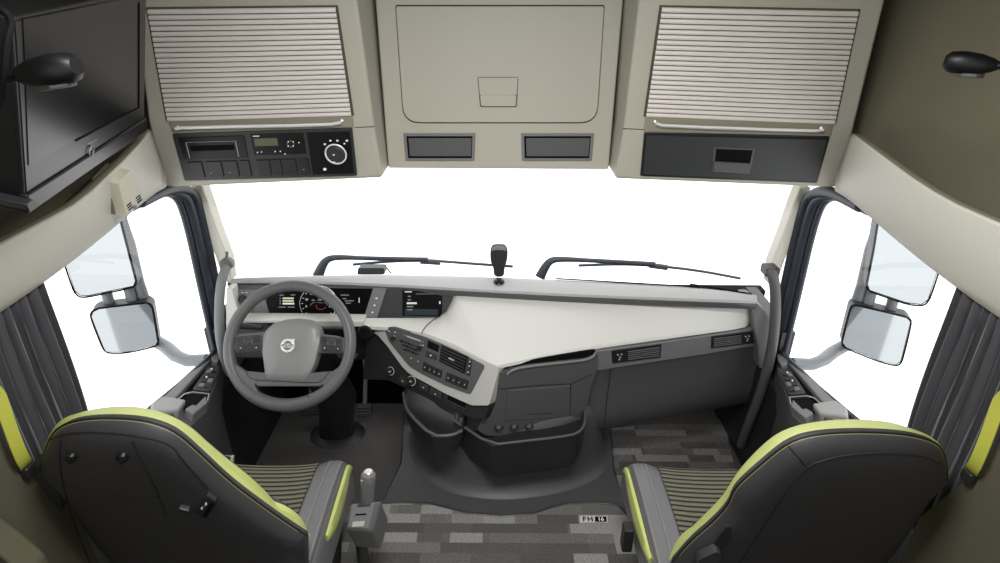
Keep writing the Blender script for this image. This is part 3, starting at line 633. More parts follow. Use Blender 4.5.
# centre console face
A3, L3_, B3 = at(497, 366, Z=.70), at(387, 326, Y=1.98), at(480, 403, Y=1.70)
KO = Plane.p3(A3, L3_, B3)
b = B(); b.feat(KO, rnd([(360, 324), (387, 326.2), (421, 334.5), (450, 345), (480, 358.8), (499, 367.5), (496, 380), (489, 405.5), (472, 405.5), (458, 399.5), (442, 392), (426, 383), (415.6, 377.6), (408, 372.8), (402, 366.5), (387.5, 346.5), (378, 335.5), (367, 328)], .12), -.04, 0)
b.build('console_trim', TRIM, dash, bevel=.004)
b = B(); b.feat(KO, rnd([(386.5, 327), (394, 326.6), (426, 337), (455, 349.5), (485.5, 365.5), (470.8, 394.2), (447, 385.5), (424.4, 374.6), (410, 366), (389.5, 341), (386, 331)], .1), -.01, .005)
cp = b.build('button_panel', DARK, dash, bevel=.0015)
def ko(name, px, h0, h1, m, par, bev=0): b = B(); b.feat(KO, px, h0, h1); return b.build(name, m, par, bevel=bev)
vq = [(443, 345.5), (468.5, 357), (465.2, 373), (440.6, 360.5)]
ko('vent_frame', sub(vq, -.03, -.05, 1.03, 1.05), 0, .007, BLACK, cp, .001); ko('vent_opening', vq, 0, .0074, VOID, cp)
for k in range(5): ko('vent_slat', sub(vq, .02, .08+.19*k, .98, .15+.19*k), .006, .012, BTN, cp, .0005)
ko('vent_tab', sub(vq, .36, .44, .58, .54), .01, .015, SATINM, cp)
sl = [(469.5, 358.5), (473.2, 360), (470.5, 376), (467, 374.5)]; ko('vent_slider', sl, 0, .0065, BLACK, cp)
for v in (.12, .4, .78): c = sub(sl, .5, v, .5, v)[0]; ko('slider_icon', circ(c[0], c[1], .9, 8, .8), .006, .0085, ICON, cp)
ko('clock_display', [(429, 340), (440.2, 345.2), (439, 352), (428, 347)], 0, .0065, SCREEN, cp, .0008)
ko('hazard_button', [(427.5, 350.5), (438, 354.8), (437, 360), (426.5, 356)], 0, .008, BTN, cp, .0015); ko('hazard_icon', circ(432, 355, 1.3, 3, 1), .007, .0086, WHITEP, cp)
for q in ([(424.4, 361.4), (443.6, 370.4), (442, 377.8), (423.6, 369.4)], [(447.8, 371.8), (470, 380.8), (467.6, 389), (446, 380.2)]):
    for k in range(4):
        ko('button', sub(q, .01+.25*k, 0, .24+.25*k, 1), 0, .009, BLACK, cp, .0015)
        c = sub(q, .125+.25*k, .55, .125+.25*k, .55)[0]; ko('button_icon', circ(c[0], c[1], .7, 6, .7), .008, .0096, ICON, cp)
ra = [(400.5, 331.5), (425, 340), (423, 366), (412, 360)]
for k, (x, y, r) in enumerate(((394, 338, 2.6), (420, 347.6, 3))):
    rr = r*.0033; b = B(); b.lathe(KO(x, y, .005), KO.n, [(rr, 0), (rr, .01), (rr*.8, .013), (.0005, .0135)], 20); kn = b.build('radio_knob', BLACK, cp)
    b = B(); xd, yd = KO.basis(x, y); o = KO(x, y, .0185-.002); b.tube([o+xd*rr*math.cos(a*math.pi/10)+yd*rr*math.sin(a*math.pi/10) for a in range(20)], .0009, 6, closed=True); b.build('knob_rim', CHROME, cp)
for k in range(6):
    x, y = 404.5+3.5*k, 334+1.22*k; ko('preset_key', [(x, y), (x+3, y+1.05), (x+2.9, y+2.6), (x-.1, y+1.5)], 0, .0085, TRIM if k in (1, 2, 3, 4) else MIDG, cp, .0006)
for j in range(3):
    for k in range(4):
        x, y = 401+1.6*j+3.9*k, 339+4.2*j+1.5*k
        if x < 417: ko('radio_key', [(x, y), (x+3.2, y+1.2), (x+3.1, y+3.2), (x-.1, y+2)], 0, .0078, BTN if (j+k) % 2 else BLACK, cp, .0006)
for x, y in ((390, 331), (396, 332), (412, 358), (419, 361), (424, 345), (405, 348)): ko('radio_icon', circ(x, y, .7, 6, .5), .004, .0058, WHITEP, cp)
# lower strip with knobs
b = B(); b.feat(KO, [(366, 333), (377, 336), (387, 347), (401, 367), (415, 378), (442, 393), (472, 406), (489, 406), (482, 421), (468, 419), (430, 402), (403, 389), (386, 381), (360, 380)], -.09, -.012); ks = b.build('switch_fascia', BLACK, dash, bevel=.003)
for x, y, r in ((390.8, 371, .0155), (411.6, 380.8, .018)):
    b = B(); b.lathe(KO(x, y, -.012), KO.n, [(r, 0), (r, .014), (r*.85, .018), (.0005, .0185)], 28); b.build('heater_knob', BLACK, ks)
    b = B(); xd, yd = KO.basis(x, y); o = KO(x, y, .003); b.tube([o+xd*r*math.cos(a*math.pi/14)+yd*r*math.sin(a*math.pi/14) for a in range(28)], .0016, 6, closed=True); b.build('knob_ring', ICON, ks)
    ko('knob_mark', circ(x, y+.3, 1.4, 8, .8), .005, .0072, TRIM, ks)
for q in ([(399, 375.5), (405.5, 379.5), (404.5, 386), (398.5, 382)], [(418.5, 381), (428, 386), (427, 393), (417.5, 388)], [(429.5, 387), (441, 393), (440, 400), (428.5, 394.5)]):
    ko('button', q, -.015, -.004, BTN, ks, .0015); c = sub(q, .5, .6, .5, .6)[0]; ko('button_icon', circ(c[0], c[1], .8, 6, .7), -.005, -.0034, ICON, ks)
q = [(446, 393), (465.5, 401.5), (464, 409.5), (445, 400.5)]; ko('storage_slot', q, -.015, -.0105, VOID, ks)
b = B(); b.tube(KO.pts(q+[q[0]], -.0115), .0012, 6); b.build('slot_edge', MIDG, ks)
# console column body
FB = [(499.5, 372), (508, 372.5), (513, 369.5), (525, 366.5), (560, 362.5), (585, 359.8), (594, 356), (597, 351), (598, 360), (597, 371), (592, 384), (587, 405), (583, 428), (578, 436), (486, 436), (477, 430), (486, 412), (497, 388)]
ca_, cb_ = at(507, 373, Z=.668), at(595, 354, Z=.682); CB = Plane.p3(ca_, cb_, ca_+V((0, .012, -.2)))
pts = CB.pts(rndl(FB, 2.5, 3))
b = B(); b.prism(pts, (0, .5, 0)); b.build('console_body', DARK, dash, bevel=.012, seg=3)
b = B(); b.feat(CB, [(507.5, 390), (570, 385.5), (569, 416), (505.5, 421)], -.002, .0025); lid = b.build('glovebox_lid', DARK, dash, bevel=.002)
b = B(); b.tube(CB.pts([(527, 414), (553, 412.5)], .003), .0012, 6); b.build('lid_groove', SEAM, lid)
b = B(); b.tube(CB.pts([(498, 389), (507, 388), (540, 385), (571, 383.5), (592, 374)], .001), .0016, 6); b.tube(CB.pts([(571, 384), (569.5, 415)], .001), .0012, 6); b.build('body_seam', SEAM, dash)
# storage bin on top, shade in its mouth put in as a black slab
b = B(); b.feat(CB, [(508, 375), (530, 369), (560, 365), (586, 362), (596, 358), (596.5, 352), (585, 353.5), (560, 357.5), (535, 361.8), (518, 367)], -.05, -.012); b.build('bin_shade', VOID, dash)
b = B(); b.tube(smooth(CB.pts([(507, 374), (512, 369.5), (525, 366.5), (560, 362.5), (585, 360), (594, 356), (597, 350)], .002), 2), .005, 10); b.build('bin_rim', MIDG, dash)
for i, x in enumerate((498.5, 513.8, 529)):
    y = 426.6-.4*i; b = B(); b.lathe(CB(x, y), CB.n, [(.0165, 0), (.0165, .006), (.013, .009), (.012, .004), (.0005, .004)], 24); so = b.build('power_socket', BTN, dash)
    b = B(); b.lathe(CB(x, y, .004), CB.n, [(.009, 0), (.009, .004), (.0005, .0045)], 16); b.build('socket_cap', MIDG, so)
# trays below the console
def tray(rim, base, zr, zb, m_in=VOID):
    r = [at(x, y, **zr) for x, y in rim]
    return r
TP1 = [at(x, y, Z=.42) for x, y in ((454, 421), (491, 445.5), (520, 442), (560, 437.5), (578, 434), (585, 425), (585, 412))]
back = [V((TP1[-1].x, 2.0, .42)), V((TP1[0].x, 2.0, .42))]
def tray_part(name, rim, drop, inset):
    rim = [V(p) for p in rim]; c = sum(rim, V())/len(rim); n = len(rim)
    low = [V((c.x+(p.x-c.x)*(1-inset), c.y+(p.y-c.y)*(1-inset), p.z-drop)) for p in rim]
    inn = [V((c.x+(p.x-c.x)*.94, c.y+(p.y-c.y)*.93, p.z)) for p in rim]; ind = [V((p.x, p.y, p.z-.035)) for p in inn]
    mid = [V((c.x+(p.x-c.x)*(1-inset*.25), c.y+(p.y-c.y)*(1-inset*.25), p.z-drop*.6)) for p in rim]
    b = B(); b.loft([low, mid, rim, inn, ind]); return b.build(name, BLACK, dash, bevel=.005)
tray_part('lower_tray', TP1+back, .165, .10)
T2 = [at(x, y, Z=.45) for x, y in ((403.5, 393), (405, 405), (410, 415), (432, 436.5), (452, 436), (462, 431))]
T2 += [V((T2[-1].x+.03, 1.95, .45)), V((T2[0].x, 2.05, .45))]
tray_part('side_tray', T2, .09, .1)
b = B(); b.tube(smooth([p+V((0, 0, .002)) for p in T2[:6]], 1), .006, 8); b.build('tray_rim', DARK, dash)
b = B(); b.tube(smooth([p+V((0, 0, .002)) for p in TP1], 1), .005, 8); b.build('tray_rim', DARK, dash)
# passenger side
vt = [(598, 351), (640, 345), (700, 336.5), (752, 328.5)]; vb = [(600, 369), (642, 363.5), (702, 355), (757, 346)]
vt3 = [at(x, y, Z=.682) for x, y in vt]; VP = Plane.p3(vt3[0], vt3[-1], vt3[0]+V((0, .012, -.1)))
b = B(); b.feat(VP, [(592, 352), (640, 345.5), (700, 337), (753, 328.5), (758, 345.5), (702, 355), (642, 364), (596, 371)], -.05, 0); b.build('vent_band', MIDG, dash, bevel=.003)
for q, left in (([(612, 351), (660.5, 344.5), (659.5, 356.5), (613, 362.5)], True), ([(712, 336.5), (752.5, 331.5), (754, 342), (711.5, 347.5)], False)):
    b = B(); b.feat(VP, sub(q, -.015, -.05, 1.015, 1.05), 0, .003); v = b.build('air_vent', BLACK, dash, bevel=.001)
    g = sub(q, .3, .06, .98, .94) if left else sub(q, .02, .06, .7, .94); s2 = sub(q, .04, .08, .26, .92) if left else sub(q, .74, .08, .97, .92)
    b = B(); b.feat(VP, g, 0, .0036); b.build('vent_opening', VOID, v)
    for k in range(5):
        b = B(); b.feat(VP, sub(g, .01, .07+.19*k, .99, .13+.19*k), .003, .009); b.build('vent_slat', RIMG, v, bevel=.0005)
    b = B(); b.feat(VP, sub(g, .42, .42, .58, .54), .006, .011); b.build('vent_tab', SATINM, v)
    for u, w in ((.3, .3), (.5, .6), (.65, .3), (.4, .8)):
        c = sub(s2, u, w, u, w)[0]; b = B(); b.feat(VP, circ(c[0], c[1], .8, 8, .7), .002, .0055); b.build('vent_icon', ICON, v)
top = [at(x, y, Z=.60) for x, y in ((592, 372), (600, 370), (642, 364.5), (702, 355.5), (758, 346), (773, 342))]
top = [VP(x, y) for x, y in ((580, 374), (600, 370), (642, 364), (702, 355), (758, 345.5), (774, 343))]
rows = []
for z, dy in ((None, 0), (.56, .012), (.45, .022), (.36, .02), (.28, .03), (.25, .06), (.27, .2)):
    rows.append([V((p.x, p.y+dy, p.z if z is None else z)) for p in top])
b = B(); b.loft(rows, closed=False); b.build('passenger_panel', DARK, dash, sharp=60)
b = B(); b.tube([VP(611, 369, .002), V((VP(611, 369).x, VP(611, 369).y+.006, .56)), V((VP(611, 369).x+.0, VP(611, 369).y+.016, .45)), V((VP(611, 369).x, VP(611, 369).y+.016, .30))], .0014, 6); b.build('panel_seam', SEAM, dash)
b = B(); b.prism([at(x, y, Y=1.985) for x, y in ((748, 303), (757, 303), (766, 312), (773, 322), (772, 345), (768, 366), (760, 370), (758, 346), (753.5, 327), (752.5, 316))], (0, .12, 0)); b.build('dash_end', MIDG, dash, bevel=.008)
# driver lower dash
b = B(); b.box((-.72, 2.09, .60), (.72, .1, .18)); b.build('driver_panel', DARK, dash, bevel=.01)
b = B(); b.prism([V((-1.0, 2.04, .70)), V((-.60, 2.0, .70)), V((-.40, 1.99, .70)), V((-.40, 2.02, .54)), V((-.6, 2.04, .50)), V((-1.0, 2.1, .50))], (0, .1, 0)); b.build('knee_panel', BLACK, dash, bevel=.01)
b = B(); b.lathe(at(365, 333, Y=1.975), (-.1, -1, .25), [(.03, -.03), (.03, 0), (.024, .006), (.014, .006), (.013, .0), (.0005, .0)], 24); b.build('ignition_switch', SATIN, dash)

# ------------------------------------------------------------------ things on the dash
t = thing('dash_camera', 'black paddle-shaped sensor standing at the middle of the dashboard top', 'sensor', tuple(at(499, 275, Y=2.13)))
DP = Plane(at(499, 275, Y=2.13), (0, -1, .15)); grow = lambda L: [(499+(x-499)*1.12, 262+(y-262)*1.06) for x, y in L]
b = B(); b.feat(DP, smooth(grow([(494.5, 276.5), (494, 268), (491.5, 262), (491, 255), (491.5, 250), (493, 247), (496, 246), (502, 246), (505, 247), (506.5, 250), (507, 255), (506, 262), (504, 268), (503.5, 276.5)]), 1, True), -.03, 0); b.build('housing', BLACK, t, bevel=.006, seg=3)
b = B(); b.feat(DP, smooth(grow([(492.3, 252), (493, 248), (496, 246.6), (502, 246.6), (505, 248), (505.8, 252), (503, 250.6), (495, 250.6)]), 1, True), -.02, .003); b.build('top_cap', ARMG, t, bevel=.002)
t = thing('toll_box', 'small flat black box lying on the dashboard under the left wiper', 'box', tuple(at(372, 274, Y=2.17)))
TB = Plane(at(372, 274, Y=2.17), (0, -1, .1))
b = B(); b.feat(TB, rnd([(358, 268), (384.5, 268), (384.5, 274.8), (357, 274.8)], .15), -.05, 0); b.build('case', BTN, t, bevel=.004)
b = B(); b.tube(TB.pts([(386, 268.5), (391, 274.5)], -.01), .003, 6); b.build('antenna', BLACK, t)

# wipers outside
WPL = Plane((0, 2.32, .85), (0, -1, .1))
for lab, arm, bl, bl2 in (('dark wiper arm parked outside the windscreen on the left', [(318, 276), (322, 266), (327, 259), (338, 257), (372, 258.5), (428, 259.5)], [(352, 266), (392, 262.5), (432, 262), (470, 265), (513, 268)], [(420, 262), (440, 263.3)]),
                     ('dark wiper arm parked outside the windscreen on the right', [(540, 277), (545, 267), (551, 260), (562, 259), (600, 261), (655, 264)], [(579, 267), (620, 265.5), (655, 267), (700, 272), (742, 280)], [(650, 266), (668, 268.5)])):
    t = thing('windscreen_wiper', lab, 'wiper', tuple(WPL(*arm[0])), 'windscreen wipers')
    b = B(); b.tube(smooth(WPL.pts(arm), 2), [.024-.014*min(1, i/16) for i in range(len(smooth(arm and WPL.pts(arm), 2)))], 10, flat=.8); b.build('wiper_arm', WIPER, t)
    b = B(); b.tube(smooth(WPL.pts(bl, -.02), 2), .006, 8); b.build('blade', WIPER, t)
    b = B(); b.tube(WPL.pts(bl2, -.012), .012, 8); b.build('blade_clip', WIPER, t)

# grab handles on the pillars
t = thing('grab_handle', 'grey curved grab handle on the left windscreen pillar', 'handle', (-1.0, 2.02, .7), 'pillar grab handles')
b = B(); b.tube(smooth([at(x, y, X=-1.03) for x, y in ((228, 264), (226, 268), (222, 278), (219.5, 295), (219, 325), (222, 350), (230, 374))], 2), .017, 14); b.build('grip', MIDG, t)
b = B(); b.tube([at(227, 252, X=-1.04), at(226.5, 262, X=-1.035)], .005, 8); b.lathe(at(226, 264, X=-1.03), (.2, -1, .3), [(.024, -.03), (.022, .005), (.01, .01)], 16); b.build('end_mount', DARK, t)
t = thing('grab_handle', 'long charcoal grab rail bowing down from the right windscreen pillar', 'handle', (1.0, 1.98, .2), 'pillar grab handles')
b = B(); b.tube(smooth([at(769, 271, Y=2.0), at(773, 275, Y=1.985), at(775.5, 290, Y=1.97), at(775.5, 320, Y=1.95), at(771, 355, Y=1.94), at(760, 395, Y=1.95), at(748, 425, Y=1.98), at(741, 445, Y=2.02)], 2), .019, 14); b.build('grip', DARK, t)
b = B(); b.box(at(770, 270, Y=2.02), (.05, .06, .035)); b.build('end_mount', BLACK, t, bevel=.006)

# ------------------------------------------------------------------ steering wheel
WC = V((-.727, 1.773, .749)); SP = Plane(WC, (0, -.8, .6))
WC = SP(290, 345)
ex = V((1, 0, 0)); ey = SP.n.cross(ex)
t = thing('steering_wheel', 'grey leather steering wheel with a round badge on its hub', 'steering wheel', tuple(WC))
RAD = .2095
b = B(); n = 64; rings = []
for i in range(n):
    a = 2*math.pi*i/n; d = ex*math.cos(a)+ey*math.sin(a); low = max(0, -math.sin(a)-.55)/.45
    rr = .021+.004*low; rings.append([WC+d*(RAD+math.cos(q)*rr*.95-.004*low)+SP.n*math.sin(q)*rr for q in [2*math.pi*k/14 for k in range(14)]])
rings.append(rings[0]); b.loft(rings, caps=(False, False)); b.build('rim', RIMG, t)
def wpt(px, h): return [SP(x, y)+SP.n*h for x, y in px]
hub = [(264, 337), (266, 331), (274, 324), (287, 319.5), (300, 318.5), (313, 320), (319, 323.5), (321.5, 330), (321, 343), (315.5, 365), (308, 379), (303, 382), (269, 380), (266, 376), (263, 352)]
hb = rndl(hub, 1.8, 2); c0 = (292, 350)
def shr(px, k): return [(c0[0]+(x-c0[0])*k, c0[1]+(y-c0[1])*k) for x, y in px]
b = B(); b.loft([wpt(shr(hb, .94), -.05), wpt(shr(hb, 1), -.012), wpt(shr(hb, 1), .006), wpt(shr(hb, .975), .012), wpt(shr(hb, .75), .019), wpt(shr(hb, .4), .0225)]); hubo = b.build('airbag_cover', HUBG, t, sharp=50)
# emblem: ring, arrow, diagonal bar with name
EC = SP(290.3, 346.3)+SP.n*.026; r = .0235
b = B(); b.loft([[EC+(ex*math.cos(a)+ey*math.sin(a))*q+SP.n*h for a in [2*math.pi*k/32 for k in range(32)]] for q, h in ((r*.68, -.004), (r*.68, .0015), (r*.74, .0025), (r*.94, .0025), (r, .0015), (r, -.004))], caps=(False, False)); b.build('badge_ring', EMB, hubo)
b = B(); d = (ex+ey).normalized(); w = (ex-ey).normalized(); o = EC+d*r*.95
b.prism([o-w*.0025, o+d*.004-w*.0025, o+d*.002-w*.006, o+d*.010-w*.001+w*.001, o+d*.002+w*.006, o+d*.004+w*.0025, o+w*.0025], SP.n*.0025)
b.bm.free(); b = B(); tip = EC+(ex+ey)*r*.97; b.prism([tip, tip-ex*.0125, tip-ex*.0085-ey*.0035, tip-ex*.0125-ey*.0075, tip-ex*.0075-ey*.0125, tip-ex*.0035-ey*.0085, tip-ey*.0125], SP.n*.0028); b.build('badge_arrow', EMB, hubo)
b = B(); b.prism([EC+ex*x*r*.98+ey*y*r*.27 for x, y in ((-1, 1), (1, 1), (1, -1), (-1, -1))], SP.n*.0033); b.build('badge_bar', EMB, hubo, bevel=.0005)
b = B(); b.text('VOLVO', EC+SP.n*.0036, ex, ey, .0122, .0004, .0004); b.build('badge_lettering', mat('badge_blue', srgb(30, 34, 48), .4), hubo)
# spokes
for px, q, nm in (([(233.5, 338), (238, 334), (266, 332), (268, 352.5), (237, 353), (234, 349)], [(236, 337), (262, 334.5), (263, 352), (237, 352)], 'left'), ([(318, 333.5), (338, 336), (345.5, 338.5), (345, 350), (342.5, 353.5), (316, 353)], [(321.5, 336), (343.5, 338.5), (343, 352.5), (321, 352)], 'right')):
    b = B(); b.prism(wpt(px, .004), -SP.n*.02); sp_ = b.build('spoke', RIMG, t, bevel=.004)
    b = B(); b.prism(wpt(rnd(q, .12), .009), -SP.n*.006); sb = b.build('thumb_switches', BTN, t, bevel=.002)
    for uu, vv in ((.1, .58), (.38, .58), (.68, .58), (.1, .1), (.68, .1)):
        b = B(); b.prism(wpt(sub(q, uu, vv, uu+.24, vv+.34), .0115), -SP.n*.003); b.build('switch', BLACK, sb, bevel=.001)
    rr = sub(q, .34, .18, .66, .52); b = B(); b.tube(wpt(rr, .0118), .0011, 6, closed=True); b.build('switch_outline', CHROME, sb)
    for uu, vv in ((.2, .76), (.8, .76)):
        c = sub(q, uu, vv, uu, vv)[0]; b = B(); b.prism(wpt(circ(c[0], c[1], .7, 6, .5), .0122), -SP.n*.001); b.build('switch_icon', WHITEP, sb)
b = B()
for s_ in (1, -1):
    g = lambda x: 290+s_*(x-290)
    b.prism(wpt([(g(x), y) for x, y in ((231, 360), (246, 371), (260, 378), (256, 386), (260, 393.5), (271, 399), (280, 402), (278, 404), (261, 401), (246, 389), (238, 376))], .012), -SP.n*.026)
b.prism(wpt([(246, 371), (264, 372.5), (304, 373.5), (334, 371), (328, 381), (321, 386.5), (259, 386.5), (252, 381)], .010), -SP.n*.018)
b.build('lower_spoke', RIMG, t, bevel=.004)
b = B(); b.tube(wpt([(247.5, 371.5), (250, 377), (256, 380), (266, 380.5), (303, 382.5), (319, 382.5), (325, 379), (330, 372)], .0125), .0011, 6); b.build('spoke_seam', SEAM, t)
for x0, y0, x1, y1 in ((252, 399, 257, 395), (309, 395.5, 314, 400)):
    b = B(); b.tube(wpt([(x0, y0), ((x0+x1)/2, (y0+y1)/2), (x1, y1)], .022), .0012, 6); b.build('rim_seam', SEAM, t)
b = B(); b.lathe(WC-SP.n*.16, SP.n, [(.05, 0), (.06, .06), (.07, .11)], 24); b.build('hub_base', BLACK, t)
# column and stalks
t = thing('steering_column', 'black steering column shroud running down behind the steering wheel', 'column', tuple(at(337, 440, Z=0)))
rings = []
foot = at(338, 436, Z=0)
for k, (c, wx, wy) in enumerate(((foot, .085, .07), (foot+V((0, 0, .05)), .075, .06), (at(338, 396, Y=2.06), .075, .06), (WC-SP.n*.2, .085, .07), (WC-SP.n*.1, .075, .06))):
    rings.append([c+V((wx*math.copysign(abs(math.cos(a))**.7, math.cos(a)), wy*math.copysign(abs(math.sin(a))**.7, math.sin(a)), 0)) for a in [2*math.pi*q/20 for q in range(20)]])
b = B(); b.loft(rings); b.build('shroud', BLACK, t)
b = B(); b.loft([[foot+V((w_*math.cos(a), w_*math.sin(a)*.8, h)) for a in [2*math.pi*q/24 for q in range(24)]] for w_, h in ((.125, .0), (.125, .014), (.09, .03))]); b.build('floor_boot', BLACK, t)
for nm, pts in (('indicator_stalk', ((262, 328), (250, 326.5), (237, 325.5))), ('wiper_stalk', ((322, 329), (335, 329), (352, 331)))):
    b = B(); b.tube([at(x, y, Y=1.93) for x, y in pts], [.012, .016, .018], 12, flat=.7); b.build(nm, BLACK, t)
# pedals
for nm, lab, q in (('accelerator_pedal', 'black accelerator pedal right of the steering column', [(357, 405), (371, 404), (371.5, 416), (357.5, 418)]), ('brake_pedal', 'black brake pedal left of the steering column', [(300, 405), (318, 404), (318, 416), (300, 417)])):
    pp = [at(q[0][0], q[0][1], Y=2.24), at(q[1][0], q[1][1], Y=2.24), at(q[2][0], q[2][1], Y=2.2), at(q[3][0], q[3][1], Y=2.2)]
    t = thing(nm, lab, 'pedal', tuple(sum(pp, V())/4))
    b = B(); b.prism(pp, (0, .02, -.008)); b.build('pedal_pad', BTN, t, bevel=.004)
    b = B()
    for v in (.25, .5, .75): b.tube([pp[0].lerp(pp[3], v)+V((0, -.003, .002)), pp[1].lerp(pp[2], v)+V((0, -.003, .002))], .003, 6)
    b.build('grip_ridges', BLACK, t)
    c = (pp[0]+pp[1])/2; b = B(); b.tube([c+V((0, .01, -.02)), c+V((0, .09, .12)), c+V((0, .12, .3))], .01, 8); b.build('pedal_arm', MIDG, t)

# ------------------------------------------------------------------ floor coverings
TZ = .12
b = B()
o_ = [(404, 425), (402, 462), (384, 500), (366, 503), (345, 520), (345, 640), (655, 640), (648, 563), (626, 508), (613, 470), (610, 436)]
pt = [at(x, y, Z=TZ) for x, y in o_]; b.prism(pt, (0, 0, -TZ+.001)); 
# moulded hump: rings rising to the underside of the console
base = [(409, 432), (408, 450), (417, 470), (432, 484), (456, 495), (500, 500.5), (545, 496), (575, 489), (597, 479), (609, 466), (611, 450), (608, 432)]
r0 = resample(smooth([at(x, y, Z=TZ+.001) for x, y in base], 2), 40)
c = V((.03, 2.15, 0)); rings = []
for k, h in ((1.0, 0), (.985, .004), (.955, .014), (.925, .04), (.905, .08), (.89, .16), (.87, .24), (.83, .29), (.76, .31)):
    rings.append([V((c.x+(p.x-c.x)*k, c.y+(p.y-c.y)*(k if p.y < c.y else 1), TZ+h)) for p in r0])
b.loft(rings, closed=False)
tag(b.build('engine_tunnel_mat', RUBBER, sharp=50), 'moulded charcoal rubber mat over the engine tunnel below the console', 'mat')
ce = [(344, 506), (365, 504.5), (400, 503), (428, 503.5), (445, 507.5), (465, 513), (500, 516.5), (535, 513.5), (552, 507.5), (568, 503.5), (600, 503), (618, 505.5), (627, 515), (634, 534), (645, 580), (655, 640), (340, 640), (340, 563)]
b = B(); b.prism([at(x, y, Z=TZ+.012) for x, y in ce], (0, 0, -.0115))
cm = thing('floor_carpet', 'grey stair-patterned floor carpet between the two seats', 'carpet', (0, 1.4, TZ))
b.build('pile', CARPET, cm, bevel=.004)
b = B(); b.tube([at(x, y, Z=TZ+.008) for x, y in ce[1:14]], .005, 8); b.build('edge_binding', BLACK, cm)
BZ = TZ+.0125
bp = [at(x, y, Z=BZ) for x, y in ((580, 516), (607.5, 516), (607.5, 522.5), (580, 522.5))]
b = B(); b.prism(bp, (0, 0, .0015)); bd = b.build('badge', mat('badge_grey', srgb(196, 196, 194), .5), cm)
c1 = at(588, 519.2, Z=BZ+.0016); sx = (at(600, 519, Z=BZ)-at(590, 519, Z=BZ)).length/10
b = B(); [b.text(ch, at(xx, 519.2, Z=BZ+.0016), (1, 0, 0), (0, 1, 0), sx*8, .0004, .0009) for ch, xx in (('F', 584.3), ('H', 590.2))]; b.build('badge_lettering', VOID, bd)
b = B(); b.prism([at(x, y, Z=BZ+.0016) for x, y in ((595, 516.6), (606.5, 516.6), (606.5, 521.8), (595, 521.8))], (0, 0, .0006)); b.build('number_plate', VOID, bd)
b = B(); b.text('16', at(600.8, 519.2, Z=BZ+.0024), (1, 0, 0), (0, 1, 0), sx*6.2, .0003, .0004); b.build('badge_number', WHITEP, bd)
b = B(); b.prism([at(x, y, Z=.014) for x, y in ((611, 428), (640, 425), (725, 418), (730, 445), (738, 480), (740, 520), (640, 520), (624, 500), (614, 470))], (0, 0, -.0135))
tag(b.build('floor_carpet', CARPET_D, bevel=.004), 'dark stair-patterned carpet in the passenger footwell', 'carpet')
b = B(); b.prism([at(x, y, Z=.012) for x, y in ((285, 415), (404, 408), (402.5, 440), (401, 462), (384, 499), (340, 510), (262, 510), (262, 462))], (0, 0, -.0115))
tag(b.build('floor_carpet', FLOORC, bevel=.004), 'plain dark carpet in the driver footwell under the pedals', 'carpet')

